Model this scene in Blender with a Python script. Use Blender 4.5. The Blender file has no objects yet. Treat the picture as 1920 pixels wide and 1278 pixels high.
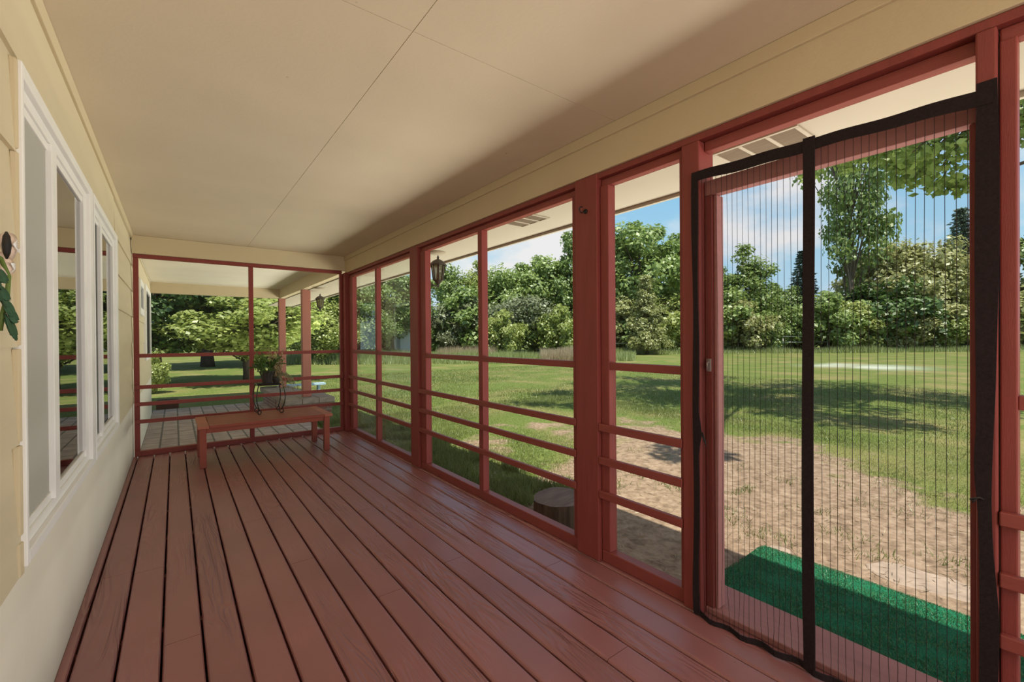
import bpy, bmesh, math, random
import numpy as np
from mathutils import Vector, Matrix

random.seed(7)
rng = np.random.default_rng(11)
scene = bpy.context.scene
col = scene.collection

# ------------------------------------------------------------------ camera
CAM = np.array([0.3858, 0.0, 1.2993]); YAW, PITCH, ROLL, FPX = 0.64913, -0.004733, -0.007129, 833.54
_f = np.array([math.sin(YAW)*math.cos(PITCH), math.cos(YAW)*math.cos(PITCH), math.sin(PITCH)])
_r = np.array([math.cos(YAW), -math.sin(YAW), 0.0]); _u = np.cross(_r, _f)
_r, _u = _r*math.cos(ROLL)+_u*math.sin(ROLL), -_r*math.sin(ROLL)+_u*math.cos(ROLL)
cd = bpy.data.cameras.new('camera'); cam = bpy.data.objects.new('camera', cd); col.objects.link(cam)
cd.sensor_width = 36.0; cd.lens = FPX*36.0/1920.0; cd.clip_start = 0.02; cd.clip_end = 500
cam.matrix_world = Matrix(((_r[0], _u[0], -_f[0], CAM[0]), (_r[1], _u[1], -_f[1], CAM[1]),
                           (_r[2], _u[2], -_f[2], CAM[2]), (0, 0, 0, 1)))
scene.camera = cam

def column(px, depth):
    """ground point seen in an image column, depth metres in front of the camera"""
    v = _f + _r*(px-960)/FPX
    return CAM[0]+v[0]*depth, CAM[1]+v[1]*depth

# ------------------------------------------------------------------ sky, sun, lights, exposure
scene.view_settings.view_transform = 'Standard'; scene.view_settings.look = 'None'
scene.view_settings.gamma = 1.0; scene.view_settings.use_curve_mapping = False
scene.view_settings.exposure = 0.0

world = bpy.data.worlds.new('sky'); scene.world = world; world.use_nodes = True
nt = world.node_tree; nt.nodes.clear()
def wn(t, **k):
    n = nt.nodes.new(t)
    for a, b in k.items(): setattr(n, a, b)
    return n
tc = wn('ShaderNodeTexCoord'); sep = wn('ShaderNodeSeparateXYZ'); nt.links.new(tc.outputs['Generated'], sep.inputs[0])
grad = wn('ShaderNodeValToRGB'); nt.links.new(sep.outputs['Z'], grad.inputs[0])
e = grad.color_ramp.elements
e[0].position = 0.0; e[0].color = (0.66, 0.85, 0.98, 1)
e[1].position = 0.75; e[1].color = (0.10, 0.27, 0.62, 1)
m_ = e.new(0.16); m_.color = (0.46, 0.76, 0.97, 1)
m_ = e.new(0.36); m_.color = (0.27, 0.60, 0.93, 1)
mp = wn('ShaderNodeMapping'); nt.links.new(tc.outputs['Generated'], mp.inputs[0])
mp.inputs['Scale'].default_value = (1.0, 1.0, 2.0); mp.inputs['Location'].default_value = (2.0, 1.3, 0.7)
cn = wn('ShaderNodeTexNoise'); nt.links.new(mp.outputs[0], cn.inputs[0])
cn.inputs['Scale'].default_value = 3.6; cn.inputs['Detail'].default_value = 7; cn.inputs['Roughness'].default_value = 0.55
cr = wn('ShaderNodeMapRange'); nt.links.new(cn.outputs[0], cr.inputs[0])
cr.inputs[1].default_value = 0.47; cr.inputs[2].default_value = 0.66
mixc = wn('ShaderNodeMix', data_type='RGBA'); nt.links.new(cr.outputs[0], mixc.inputs[0]); nt.links.new(grad.outputs[0], mixc.inputs[6])
mixc.inputs[7].default_value = (0.98, 0.97, 0.98, 1)
bg = wn('ShaderNodeBackground'); nt.links.new(mixc.outputs[2], bg.inputs[0]); bg.inputs[1].default_value = 0.95
wo = wn('ShaderNodeOutputWorld'); nt.links.new(bg.outputs[0], wo.inputs[0])

sd = bpy.data.lights.new('sun', 'SUN'); sun = bpy.data.objects.new('sun', sd); col.objects.link(sun)
sd.energy = 6.6; sd.angle = math.radians(0.6); sd.color = (1.0, 0.93, 0.80)
sun.rotation_euler = Vector((0.42, 1.0, -2.5)).to_track_quat('-Z', 'Y').to_euler()

def area(name, loc, direction, sx, sy, power, color=(1, 1, 1)):
    d = bpy.data.lights.new(name, 'AREA'); o = bpy.data.objects.new(name, d); col.objects.link(o)
    d.shape = 'RECTANGLE'; d.size = sx; d.size_y = sy; d.energy = power; d.color = color
    o.location = loc; o.rotation_euler = Vector(direction).to_track_quat('-Z', 'X').to_euler()
    o.visible_glossy = False
    return o
# added fill lamps boosting the lawn bounce and the daylight from the near end
area('lawn_bounce_fill', (6.4, 7.0, 0.08), (-0.12, 0.0, 1.0), 3.0, 24.0, 2250, (1.0, 0.97, 0.90))
area('porch_end_fill', (1.5, -2.4, 1.5), (-0.05, 1.0, -0.04), 1.6, 1.9, 62, (1.0, 0.97, 0.93))

# ------------------------------------------------------------------ materials
def mat(name, color, rough=0.6, spec=0.5, noise=0.0, nscale=6.0, bump=0.0, bscale=40.0, stretch=(1, 1, 1), metallic=0.0, specks=0):
    m = bpy.data.materials.new(name); m.use_nodes = True; t = m.node_tree
    b = t.nodes['Principled BSDF']; b.inputs['Base Color'].default_value = (*color, 1)
    b.inputs['Roughness'].default_value = rough; b.inputs['Specular IOR Level'].default_value = spec
    b.inputs['Metallic'].default_value = metallic
    c = t.nodes.new('ShaderNodeTexCoord'); mp = t.nodes.new('ShaderNodeMapping'); t.links.new(c.outputs['Object'], mp.inputs[0])
    mp.inputs['Scale'].default_value = stretch
    if noise:
        n = t.nodes.new('ShaderNodeTexNoise'); n.inputs['Scale'].default_value = nscale; n.inputs['Detail'].default_value = 5
        t.links.new(mp.outputs[0], n.inputs[0])
        r = t.nodes.new('ShaderNodeMapRange'); t.links.new(n.outputs[0], r.inputs[0])
        r.inputs[1].default_value = .25; r.inputs[2].default_value = .75
        r.inputs[3].default_value = 1-noise; r.inputs[4].default_value = 1+noise
        x = t.nodes.new('ShaderNodeMix'); x.data_type = 'RGBA'; x.blend_type = 'MULTIPLY'; x.inputs[0].default_value = 1
        x.inputs[6].default_value = (*color, 1); t.links.new(r.outputs[0], x.inputs[7]); t.links.new(x.outputs[2], b.inputs['Base Color'])
    if bump:
        n2 = t.nodes.new('ShaderNodeTexNoise'); n2.inputs['Scale'].default_value = bscale; n2.inputs['Detail'].default_value = 4
        t.links.new(mp.outputs[0], n2.inputs[0])
        bp = t.nodes.new('ShaderNodeBump'); bp.inputs['Strength'].default_value = bump; bp.inputs['Distance'].default_value = 0.01
        t.links.new(n2.outputs[0], bp.inputs['Height']); t.links.new(bp.outputs[0], b.inputs['Normal'])
    if specks:
        v = t.nodes.new('ShaderNodeTexVoronoi'); v.inputs['Scale'].default_value = specks; t.links.new(c.outputs['Object'], v.inputs['Vector'])
        q = t.nodes.new('ShaderNodeMapRange'); t.links.new(v.outputs['Distance'], q.inputs[0]); q.inputs[1].default_value = .012; q.inputs[2].default_value = .03; q.inputs[3].default_value = .6; q.inputs[4].default_value = 1
        x2 = t.nodes.new('ShaderNodeMix'); x2.data_type = 'RGBA'; x2.blend_type = 'MULTIPLY'; x2.inputs[0].default_value = 1
        t.links.new(x.outputs[2], x2.inputs[6]); t.links.new(q.outputs[0], x2.inputs[7]); t.links.new(x2.outputs[2], b.inputs['Base Color'])
    return m

def deck_material():
    m = bpy.data.materials.new('painted_deck_wood'); m.use_nodes = True; t = m.node_tree; N = t.nodes.new; L = t.links.new
    b = t.nodes['Principled BSDF']; b.inputs['Roughness'].default_value = 0.38; b.inputs['Specular IOR Level'].default_value = 0.8
    c = N('ShaderNodeTexCoord'); s = N('ShaderNodeSeparateXYZ'); L(c.outputs['Object'], s.inputs[0])
    a = N('ShaderNodeMath'); a.operation = 'ADD'; a.inputs[1].default_value = 0.0983; L(s.outputs['X'], a.inputs[0])
    d = N('ShaderNodeMath'); d.operation = 'DIVIDE'; d.inputs[1].default_value = 0.1433; L(a.outputs[0], d.inputs[0])
    fl = N('ShaderNodeMath'); fl.operation = 'FLOOR'; L(d.outputs[0], fl.inputs[0])
    w = N('ShaderNodeTexWhiteNoise'); w.noise_dimensions = '1D'; L(fl.outputs[0], w.inputs['W'])
    # grain: rings sampled along each board, shifted board by board
    sh = N('ShaderNodeVectorMath'); sh.operation = 'MULTIPLY_ADD'; sh.inputs[1].default_value = (3.0, 7.0, 5.0)
    L(w.outputs['Color'], sh.inputs[0]); L(c.outputs['Object'], sh.inputs[2])
    mp = N('ShaderNodeMapping'); mp.inputs['Scale'].default_value = (9.0, 0.9, 9.0); L(sh.outputs[0], mp.inputs[0])
    n = N('ShaderNodeTexNoise'); n.inputs['Scale'].default_value = 1.0; n.inputs['Detail'].default_value = 2; n.inputs['Distortion'].default_value = 0.4; L(mp.outputs[0], n.inputs[0])
    k = N('ShaderNodeMath'); k.operation = 'MULTIPLY'; k.inputs[1].default_value = 90.0; L(n.outputs[0], k.inputs[0])
    si = N('ShaderNodeMath'); si.operation = 'SINE'; L(k.outputs[0], si.inputs[0])
    n3 = N('ShaderNodeTexNoise'); n3.inputs['Scale'].default_value = 1.1; n3.inputs['Detail'].default_value = 3; L(sh.outputs[0], n3.inputs[0])
    msk = N('ShaderNodeMapRange'); msk.inputs[1].default_value = .45; msk.inputs[2].default_value = .62; L(n3.outputs[0], msk.inputs[0])
    gr = N('ShaderNodeMath'); gr.operation = 'MULTIPLY'; L(si.outputs[0], gr.inputs[0]); L(msk.outputs[0], gr.inputs[1])
    bp = N('ShaderNodeBump'); bp.inputs['Strength'].default_value = 0.9; bp.inputs['Distance'].default_value = 0.002; L(gr.outputs[0], bp.inputs['Height'])
    fn = N('ShaderNodeTexNoise'); fn.inputs['Scale'].default_value = 160; L(c.outputs['Object'], fn.inputs[0])
    bp2 = N('ShaderNodeBump'); bp2.inputs['Strength'].default_value = 0.12; bp2.inputs['Distance'].default_value = 0.002; L(fn.outputs[0], bp2.inputs['Height']); L(bp.outputs[0], bp2.inputs['Normal'])
    L(bp2.outputs[0], b.inputs['Normal'])
    n2 = N('ShaderNodeTexNoise'); n2.inputs['Scale'].default_value = 2.2; n2.inputs['Detail'].default_value = 6; L(sh.outputs[0], n2.inputs[0])
    ra = N('ShaderNodeMapRange'); ra.inputs[1].default_value = .2; ra.inputs[2].default_value = .8; ra.inputs[3].default_value = .84; ra.inputs[4].default_value = 1.14; L(n2.outputs[0], ra.inputs[0])
    rb = N('ShaderNodeMapRange'); rb.inputs[3].default_value = .93; rb.inputs[4].default_value = 1.07; L(w.outputs['Value'], rb.inputs[0])
    mu = N('ShaderNodeMath'); mu.operation = 'MULTIPLY'; L(ra.outputs[0], mu.inputs[0]); L(rb.outputs[0], mu.inputs[1])
    # dark scuffs and nail heads
    v = N('ShaderNodeTexVoronoi'); v.inputs['Scale'].default_value = 6.0; L(sh.outputs[0], v.inputs['Vector'])
    vm = N('ShaderNodeMapRange'); vm.inputs[1].default_value = .015; vm.inputs[2].default_value = .04; vm.inputs[3].default_value = .55; vm.inputs[4].default_value = 1.0; L(v.outputs['Distance'], vm.inputs[0])
    mu2 = N('ShaderNodeMath'); mu2.operation = 'MULTIPLY'; L(mu.outputs[0], mu2.inputs[0]); L(vm.outputs[0], mu2.inputs[1])
    x = N('ShaderNodeMix'); x.data_type = 'RGBA'; x.blend_type = 'MULTIPLY'; x.inputs[0].default_value = 1
    x.inputs[6].default_value = (0.305, 0.115, 0.108, 1); L(mu2.outputs[0], x.inputs[7]); L(x.outputs[2], b.inputs['Base Color'])
    return m

def leaf_material(name, c1, c2, trans=0.35):
    m = bpy.data.materials.new(name); m.use_nodes = True; t = m.node_tree; t.nodes.clear(); N = t.nodes.new; L = t.links.new
    o = N('ShaderNodeOutputMaterial'); g = N('ShaderNodeNewGeometry'); oi = N('ShaderNodeObjectInfo')
    r = N('ShaderNodeMath'); r.operation = 'MULTIPLY_ADD'; r.inputs[1].default_value = .65; L(g.outputs['Random Per Island'], r.inputs[0])
    r2 = N('ShaderNodeMath'); r2.operation = 'MULTIPLY'; r2.inputs[1].default_value = .35; L(oi.outputs['Random'], r2.inputs[0]); L(r2.outputs[0], r.inputs[2])
    x = N('ShaderNodeMix'); x.data_type = 'RGBA'; x.inputs[6].default_value = (*c1, 1); x.inputs[7].default_value = (*c2, 1); L(r.outputs[0], x.inputs[0])
    d = N('ShaderNodeBsdfDiffuse'); tr = N('ShaderNodeBsdfTranslucent'); L(x.outputs[2], d.inputs[0]); L(x.outputs[2], tr.inputs[0])
    ms = N('ShaderNodeMixShader'); ms.inputs[0].default_value = trans; L(d.outputs[0], ms.inputs[1]); L(tr.outputs[0], ms.inputs[2])
    gl = N('ShaderNodeBsdfGlossy'); gl.inputs['Roughness'].default_value = .45; gl.inputs[0].default_value = (.8, .85, .8, 1)
    m2 = N('ShaderNodeMixShader'); m2.inputs[0].default_value = .06; L(ms.outputs[0], m2.inputs[1]); L(gl.outputs[0], m2.inputs[2])
    L(m2.outputs[0], o.inputs[0]); return m

def pane_material(name, tint, ior, haze=0.0, hazecol=(.5, .5, .5), power=4.0):
    m = bpy.data.materials.new(name); m.use_nodes = True; t = m.node_tree; t.nodes.clear(); N = t.nodes.new; L = t.links.new
    o = N('ShaderNodeOutputMaterial'); tr = N('ShaderNodeBsdfTransparent'); tr.inputs[0].default_value = (*tint, 1)
    base = tr
    if haze:
        df = N('ShaderNodeBsdfDiffuse'); df.inputs[0].default_value = (*hazecol, 1)
        mx = N('ShaderNodeMixShader'); mx.inputs[0].default_value = haze; L(tr.outputs[0], mx.inputs[1]); L(df.outputs[0], mx.inputs[2]); base = mx
    if ior:
        gl = N('ShaderNodeBsdfGlossy'); gl.inputs['Roughness'].default_value = 0.0
        lw = N('ShaderNodeLayerWeight'); lw.inputs[0].default_value = .5
        pw = N('ShaderNodeMath'); pw.operation = 'POWER'; pw.inputs[1].default_value = power; L(lw.outputs['Facing'], pw.inputs[0])
        f0 = ((ior-1)/(ior+1))**2
        fr = N('ShaderNodeMath'); fr.operation = 'MULTIPLY_ADD'; fr.inputs[1].default_value = 1-f0; fr.inputs[2].default_value = f0; L(pw.outputs[0], fr.inputs[0])
        mx2 = N('ShaderNodeMixShader'); L(fr.outputs[0], mx2.inputs[0]); L(base.outputs[0], mx2.inputs[1]); L(gl.outputs[0], mx2.inputs[2]); base = mx2
    L(base.outputs[0], o.inputs[0]); return m

def ground_material():
    m = bpy.data.materials.new('lawn_ground'); m.use_nodes = True; t = m.node_tree; N = t.nodes.new; L = t.links.new
    b = t.nodes['Principled BSDF']; b.inputs['Roughness'].default_value = .95; b.inputs['Specular IOR Level'].default_value = .1
    c = N('ShaderNodeTexCoord')
    def noise(sc, det=5, dist=0):
        n = N('ShaderNodeTexNoise'); n.inputs['Scale'].default_value = sc; n.inputs['Detail'].default_value = det; n.inputs['Distortion'].default_value = dist; L(c.outputs['Object'], n.inputs[0]); return n.outputs[0]
    def ramp(fac, stops):
        r = N('ShaderNodeValToRGB'); L(fac, r.inputs[0]); el = r.color_ramp.elements
        el[0].position, el[0].color = stops[0][0], (*stops[0][1], 1); el[1].position, el[1].color = stops[-1][0], (*stops[-1][1], 1)
        for p, cc in stops[1:-1]:
            q = el.new(p); q.color = (*cc, 1)
        return r.outputs[0]
    def mix(f, a, bb):
        x = N('ShaderNodeMix'); x.data_type = 'RGBA'; L(f, x.inputs[0]); L(a, x.inputs[6]); L(bb, x.inputs[7]); return x.outputs[2]
    gcol = ramp(noise(26, 6), [(.25, (.055, .085, .018)), (.5, (.13, .175, .040)), (.75, (.225, .25, .085))])
    dry = ramp(noise(30, 5), [(.3, (.17, .16, .055)), (.7, (.32, .27, .12))])
    dn = N('ShaderNodeMapRange'); dn.inputs[1].default_value = .46; dn.inputs[2].default_value = .68; L(noise(.55, 6, .6), dn.inputs[0])
    g2 = mix(dn.outputs[0], gcol, dry)
    dirt = ramp(noise(14, 8, .5), [(.25, (.15, .105, .070)), (.5, (.295, .21, .143)), (.75, (.41, .31, .22))])
    at = N('ShaderNodeAttribute'); at.attribute_name = 'dirt'
    ns = N('ShaderNodeMath'); ns.operation = 'MULTIPLY_ADD'; ns.inputs[1].default_value = 1.7; L(noise(2.6, 8, .3), ns.inputs[0]); L(at.outputs['Fac'], ns.inputs[2])
    dm = N('ShaderNodeMapRange'); dm.inputs[1].default_value = 1.18; dm.inputs[2].default_value = 1.48; L(ns.outputs[0], dm.inputs[0])
    g3 = mix(dm.outputs[0], g2, dirt)
    pa = N('ShaderNodeAttribute'); pa.attribute_name = 'pale'
    rgb = N('ShaderNodeRGB'); rgb.outputs[0].default_value = (.52, .56, .46, 1)
    g4 = mix(pa.outputs['Fac'], g3, rgb.outputs[0])
    L(g4, b.inputs['Base Color'])
    bp = N('ShaderNodeBump'); bp.inputs['Strength'].default_value = .5; bp.inputs['Distance'].default_value = .04; L(noise(22, 8), bp.inputs['Height']); L(bp.outputs[0], b.inputs['Normal'])
    return m

def brick_material(name, c1, c2, mortar, bw, bh, scale=1.0, rot=(0, 0, 0), ms=.012):
    m = bpy.data.materials.new(name); m.use_nodes = True; t = m.node_tree; N = t.nodes.new; L = t.links.new
    b = t.nodes['Principled BSDF']; b.inputs['Roughness'].default_value = .85
    c = N('ShaderNodeTexCoord'); mp = N('ShaderNodeMapping'); mp.inputs['Rotation'].default_value = rot; L(c.outputs['Object'], mp.inputs[0])
    br = N('ShaderNodeTexBrick'); L(mp.outputs[0], br.inputs[0]); br.inputs['Color1'].default_value = (*c1, 1); br.inputs['Color2'].default_value = (*c2, 1); br.inputs['Mortar'].default_value = (*mortar, 1)
    br.inputs['Scale'].default_value = scale; br.inputs['Brick Width'].default_value = bw; br.inputs['Row Height'].default_value = bh; br.inputs['Mortar Size'].default_value = ms
    n = N('ShaderNodeTexNoise'); n.inputs['Scale'].default_value = 5; n.inputs['Detail'].default_value = 6; L(c.outputs['Object'], n.inputs[0])
    ra = N('ShaderNodeMapRange'); ra.inputs[1].default_value = .25; ra.inputs[2].default_value = .75; ra.inputs[3].default_value = .75; ra.inputs[4].default_value = 1.2; L(n.outputs[0], ra.inputs[0])
    x = N('ShaderNodeMix'); x.data_type = 'RGBA'; x.blend_type = 'MULTIPLY'; x.inputs[0].default_value = 1; L(br.outputs[0], x.inputs[6]); L(ra.outputs[0], x.inputs[7]); L(x.outputs[2], b.inputs['Base Color'])
    return m

M = {}
M['deck'] = deck_material()
M['red'] = mat('red_paint', (0.235, 0.049, 0.041), .5, .4, .10, 5, .12, 60, (6, 6, .7))
M['red_rail'] = mat('red_rail_paint', (0.255, 0.058, 0.047), .45, .4, .12, 6, .10, 60, (6, .7, 6))
M['bench_red'] = mat('bench_red_paint', (0.29, 0.072, 0.046), .45, .4, .10, 5, .1, 60, (.7, 6, 6))
M['bench_end'] = mat('worn_red_paint', (0.42, 0.135, 0.085), .5, .4, .14, 6)
M['pink'] = mat('pale_pink_paint', (0.40, 0.17, 0.155), .6, .4, .08, 6, .15, 50, (6, .7, 6))  # paler, pinker tone than the red frame paint
M['post_pink'] = mat('faded_red_post_paint', (0.34, 0.135, 0.098), .6, .3, .08, 3, .1, 50, (6, 6, .7))
M['cream'] = mat('cream_paint', (0.59, 0.485, 0.31), .6, .3, .04, 2.5, .06, 90)
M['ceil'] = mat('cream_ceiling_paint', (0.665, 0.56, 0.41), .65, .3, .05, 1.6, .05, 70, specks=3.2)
M['siding'] = mat('cream_siding', (0.63, 0.54, 0.37), .55, .3, .05, 3, .06, 60, (1, .4, 3))
M['skirt'] = mat('pale_wall_panel', (0.80, 0.745, 0.62), .6, .3, .05, 2.0, .05, 50)
M['soffit'] = mat('soffit_paint', (0.46, 0.40, 0.305), .6, .3, .04, 3)
M['grille'] = mat('vent_grille', (0.33, 0.27, 0.19), .7, .3, .15, 60, 0, 1, (1, .1, 1))
M['white'] = mat('white_vinyl', (0.84, 0.82, 0.78), .4, .4, .03, 4)
M['glass'] = pane_material('window_glass', (.45, .48, .47), 1.9, power=2.0)
M['screen_grey'] = pane_material('window_insect_screen', (.85, .85, .85), 0, .62, (.60, .58, .51))
M['screen_dark'] = pane_material('window_insect_screen_dark', (.75, .75, .75), 0, .45, (.22, .22, .20))
M['pane'] = pane_material('clear_porch_screen', (.96, .97, .96), 0, .012, (.5, .5, .5))
M['pane_haze'] = pane_material('hazy_porch_screen', (.93, .96, .94), 1.1, .06, (.5, .58, .55), power=6.0)
M['mesh'] = pane_material('black_door_mesh', (.93, .93, .93), 0, .10, (.06, .045, .045))
M['black'] = mat('black_webbing', (0.022, 0.015, 0.016), .9, .2, .25, 120, .3, 300)
M['pleat'] = mat('mesh_pleat', (0.035, 0.03, 0.03), .9, .1)
M['iron'] = mat('black_iron', (0.018, 0.016, 0.015), .45, .5, .1, 20)
M['bronze'] = mat('lantern_bronze', (0.045, 0.036, 0.028), .5, .5, .2, 20)
M['lantern_glass'] = pane_material('lantern_glass', (.62, .58, .46), 1.3, .25, (.35, .30, .20))
M['steel'] = mat('hardware_steel', (0.62, 0.58, 0.55), .35, .5, metallic=.7)
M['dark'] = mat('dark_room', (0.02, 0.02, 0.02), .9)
M['curtain'] = mat('white_curtain', (0.78, 0.75, 0.68), .9, .1, .03, 2)
M['turf'] = mat('green_turf_mat', (0.018, 0.17, 0.085), .9, .1, .25, 90, .6, 200)
M['roof'] = mat('roof_shingle', (0.10, 0.09, 0.085), .9, .2, .2, 8)
M['paver'] = brick_material('patio_pavers', (.42, .34, .305), (.33, .27, .25), (.13, .11, .10), .42, .21, 1.0, (0, 0, 1.5708))
M['brick'] = brick_material('red_brick', (.30, .15, .11), (.22, .11, .08), (.28, .24, .20), .21, .07, 1.0, (1.5708, 0, 0))
M['stone'] = mat('stone_cap', (0.27, 0.225, 0.185), .85, .2, .25, 9, .4, 30)
M['flag'] = mat('pale_flagstone', (0.37, 0.29, 0.225), .9, .15, .22, 12, .5, 25)
M['bark'] = mat('tree_bark', (0.085, 0.065, 0.05), .95, .1, .3, 5, .6, 14, (3, 3, .6))
M['bark_pale'] = mat('pale_tree_bark', (0.17, 0.14, 0.11), .95, .1, .3, 5, .6, 14, (3, 3, .6))
M['log_side'] = mat('log_bark', (0.105, 0.078, 0.055), .95, .1, .4, 5, .8, 12, (5, 5, .5))
M['log_top'] = mat('log_cut_face', (0.20, 0.155, 0.14), .9, .1, .3, 6, .6, 14, (1, 6, 1))
M['terracotta'] = mat('brown_planter', (0.10, 0.048, 0.034), .8, .3, .1, 6)
M['pot'] = mat('dark_pot', (0.05, 0.045, 0.04), .6, .4, .25, 9)
M['straw'] = mat('dry_moss', (0.42, 0.31, 0.18), .95, .1, .3, 30)
M['blue'] = mat('pale_blue_paint', (0.34, 0.48, 0.55), .6, .3, .06, 4)
M['fence_white'] = mat('white_fence_paint', (0.72, 0.70, 0.66), .7, .2)
M['house_white'] = mat('white_house_siding', (0.70, 0.71, 0.72), .7, .2)
M['stake'] = mat('grey_stake', (0.24, 0.26, 0.25), .7, .2)
M['leaf_dark'] = leaf_material('leaf_dark', (.035, .080, .016), (.13, .23, .045), .35)
M['leaf_mid'] = leaf_material('leaf_mid', (.12, .205, .045), (.36, .46, .13), .42)
M['leaf_light'] = leaf_material('leaf_light', (.20, .28, .05), (.50, .54, .17), .45)
M['leaf_olive'] = leaf_material('leaf_olive', (.22, .25, .075), (.46, .46, .19), .4)
M['leaf_grey'] = leaf_material('leaf_grey', (.17, .20, .10), (.27, .30, .17), .4)
M['leaf_spruce'] = leaf_material('leaf_spruce', (.06, .10, .065), (.15, .21, .14), .2)
M['grass'] = leaf_material('grass_blade', (.075, .125, .022), (.26, .29, .085), .35)
M['seed_grass'] = leaf_material('seed_grass', (.30, .27, .14), (.56, .44, .31), .35)
M['reed'] = leaf_material('meadow_grass', (.20, .26, .08), (.42, .47, .19), .3)
M['petal'] = mat('petal_pink', (0.72, 0.55, 0.44), .7, .2, .1, 30)
M['chip'] = mat('pale_chips', (0.42, 0.39, 0.35), .9, .2, .3, 30)
M['ground'] = ground_material()

# ------------------------------------------------------------------ mesh helpers
class MB:
    def __init__(s): s.v = []; s.f = []; s.m = []; s.sm = []
    def add(s, v, f, mi=0, smooth=False):
        o = len(s.v); s.v += [tuple(p) for p in v]
        for q in f: s.f.append(tuple(i+o for i in q)); s.m.append(mi); s.sm.append(smooth)
        return s
    def box(s, x0, x1, y0, y1, z0, z1, mi=0):
        return s.add([(x0,y0,z0),(x1,y0,z0),(x1,y1,z0),(x0,y1,z0),(x0,y0,z1),(x1,y0,z1),(x1,y1,z1),(x0,y1,z1)],
                     [(3,2,1,0),(4,5,6,7),(0,1,5,4),(1,2,6,5),(2,3,7,6),(3,0,4,7)], mi)
    def prism(s, poly, y0, y1, mi=0):              # xz polygon (counter-clockwise seen from -y) swept along y
        n = len(poly); v = [(x,y0,z) for x,z in poly]+[(x,y1,z) for x,z in poly]
        f = [tuple(range(n)), tuple(range(2*n-1, n-1, -1))]+[((i+1)%n, i, n+i, n+(i+1)%n) for i in range(n)]
        return s.add(v, f, mi)
    def prism_z(s, poly, z0, z1, mi=0):
        n = len(poly); v = [(x,y,z0) for x,y in poly]+[(x,y,z1) for x,y in poly]
        f = [tuple(range(n-1,-1,-1)), tuple(range(n,2*n))]+[(i,(i+1)%n,n+(i+1)%n,n+i) for i in range(n)]
        return s.add(v, f, mi)
    def tube(s, pts, rad, n=8, mi=0, caps=True):
        pts = [Vector(p) for p in pts]; k = len(pts)
        if not hasattr(rad, '__len__'): rad = [rad]*k
        v = []; f = []; side = None
        for i, p in enumerate(pts):
            d = (pts[min(i+1,k-1)]-pts[max(i-1,0)]).normalized()
            if side is None: side = d.orthogonal().normalized()
            side = (side-d*side.dot(d)); side = side.normalized() if side.length > 1e-6 else d.orthogonal().normalized()
            w = d.cross(side)
            for j in range(n):
                a = 2*math.pi*j/n; v.append(p+(side*math.cos(a)+w*math.sin(a))*rad[i])
        for i in range(k-1):
            for j in range(n): f.append((i*n+j, i*n+(j+1)%n, (i+1)*n+(j+1)%n, (i+1)*n+j))
        if caps: f += [tuple(range(n-1,-1,-1)), tuple((k-1)*n+j for j in range(n))]
        return s.add(v, f, mi, True)
    def lathe(s, prof, n=16, c=(0,0,0), mi=0, smooth=True, rot=0):
        v = []; f = []; k = len(prof)
        for r, z in prof:
            for j in range(n):
                a = 2*math.pi*j/n+rot; v.append((c[0]+r*math.cos(a), c[1]+r*math.sin(a), c[2]+z))
        for i in range(k-1):
            for j in range(n): f.append((i*n+j, i*n+(j+1)%n, (i+1)*n+(j+1)%n, (i+1)*n+j))
        f += [tuple(range(n-1,-1,-1)), tuple((k-1)*n+j for j in range(n))]
        return s.add(v, f, mi, smooth)
    def build(s, name, mats, parent=None, bevel=0.0, off=None):
        me = bpy.data.meshes.new(name)
        o_ = Vector(off) if off is not None else (Vector(parent['_o']) if parent is not None else Vector((0,0,0)))
        me.from_pydata([tuple(Vector(p)-o_) for p in s.v], [], s.f); me.update()
        if not isinstance(mats, (list, tuple)): mats = [mats]
        for m in mats: me.materials.append(m)
        me.polygons.foreach_set('material_index', s.m); me.polygons.foreach_set('use_smooth', s.sm)
        ob = bpy.data.objects.new(name, me); col.objects.link(ob)
        ob['_o'] = tuple(o_)
        if parent is not None: ob.parent = parent
        elif off is not None: ob.location = off
        if bevel:
            b = ob.modifiers.new('bevel', 'BEVEL'); b.width = bevel; b.segments = 2; b.limit_method = 'ANGLE'; b.angle_limit = math.radians(40)
        return ob
def tag(o, label, cat, group=None, kind=None):
    o['label'] = label
    if cat: o['category'] = cat
    if group: o['group'] = group
    if kind: o['kind'] = kind
    return o
def struct(o, label=None, cat=None):
    o['kind'] = 'structure'
    if label: o['label'] = label
    if cat: o['category'] = cat
    return o
def empty(name, loc, label=None, cat=None, group=None):
    o = bpy.data.objects.new(name, None); col.objects.link(o); o.location = loc; o.empty_display_size = .1
    o['_o'] = tuple(loc)
    if label: tag(o, label, cat, group)
    return o
def np_mesh(name, v, faces_n, mats):
    """v: (n,3) verts; consecutive groups of faces_n verts form one face each"""
    me = bpy.data.meshes.new(name); n = len(v); k = n//faces_n
    me.vertices.add(n); me.vertices.foreach_set('co', np.ascontiguousarray(v, dtype=np.float32).ravel())
    me.loops.add(n); me.loops.foreach_set('vertex_index', np.arange(n, dtype=np.int32))
    me.polygons.add(k); me.polygons.foreach_set('loop_start', np.arange(0, n, faces_n, dtype=np.int32))
    try: me.polygons.foreach_set('loop_total', np.full(k, faces_n, dtype=np.int32))
    except Exception: pass
    me.update(calc_edges=True)
    for m in mats: me.materials.append(m)
    return me

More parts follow.
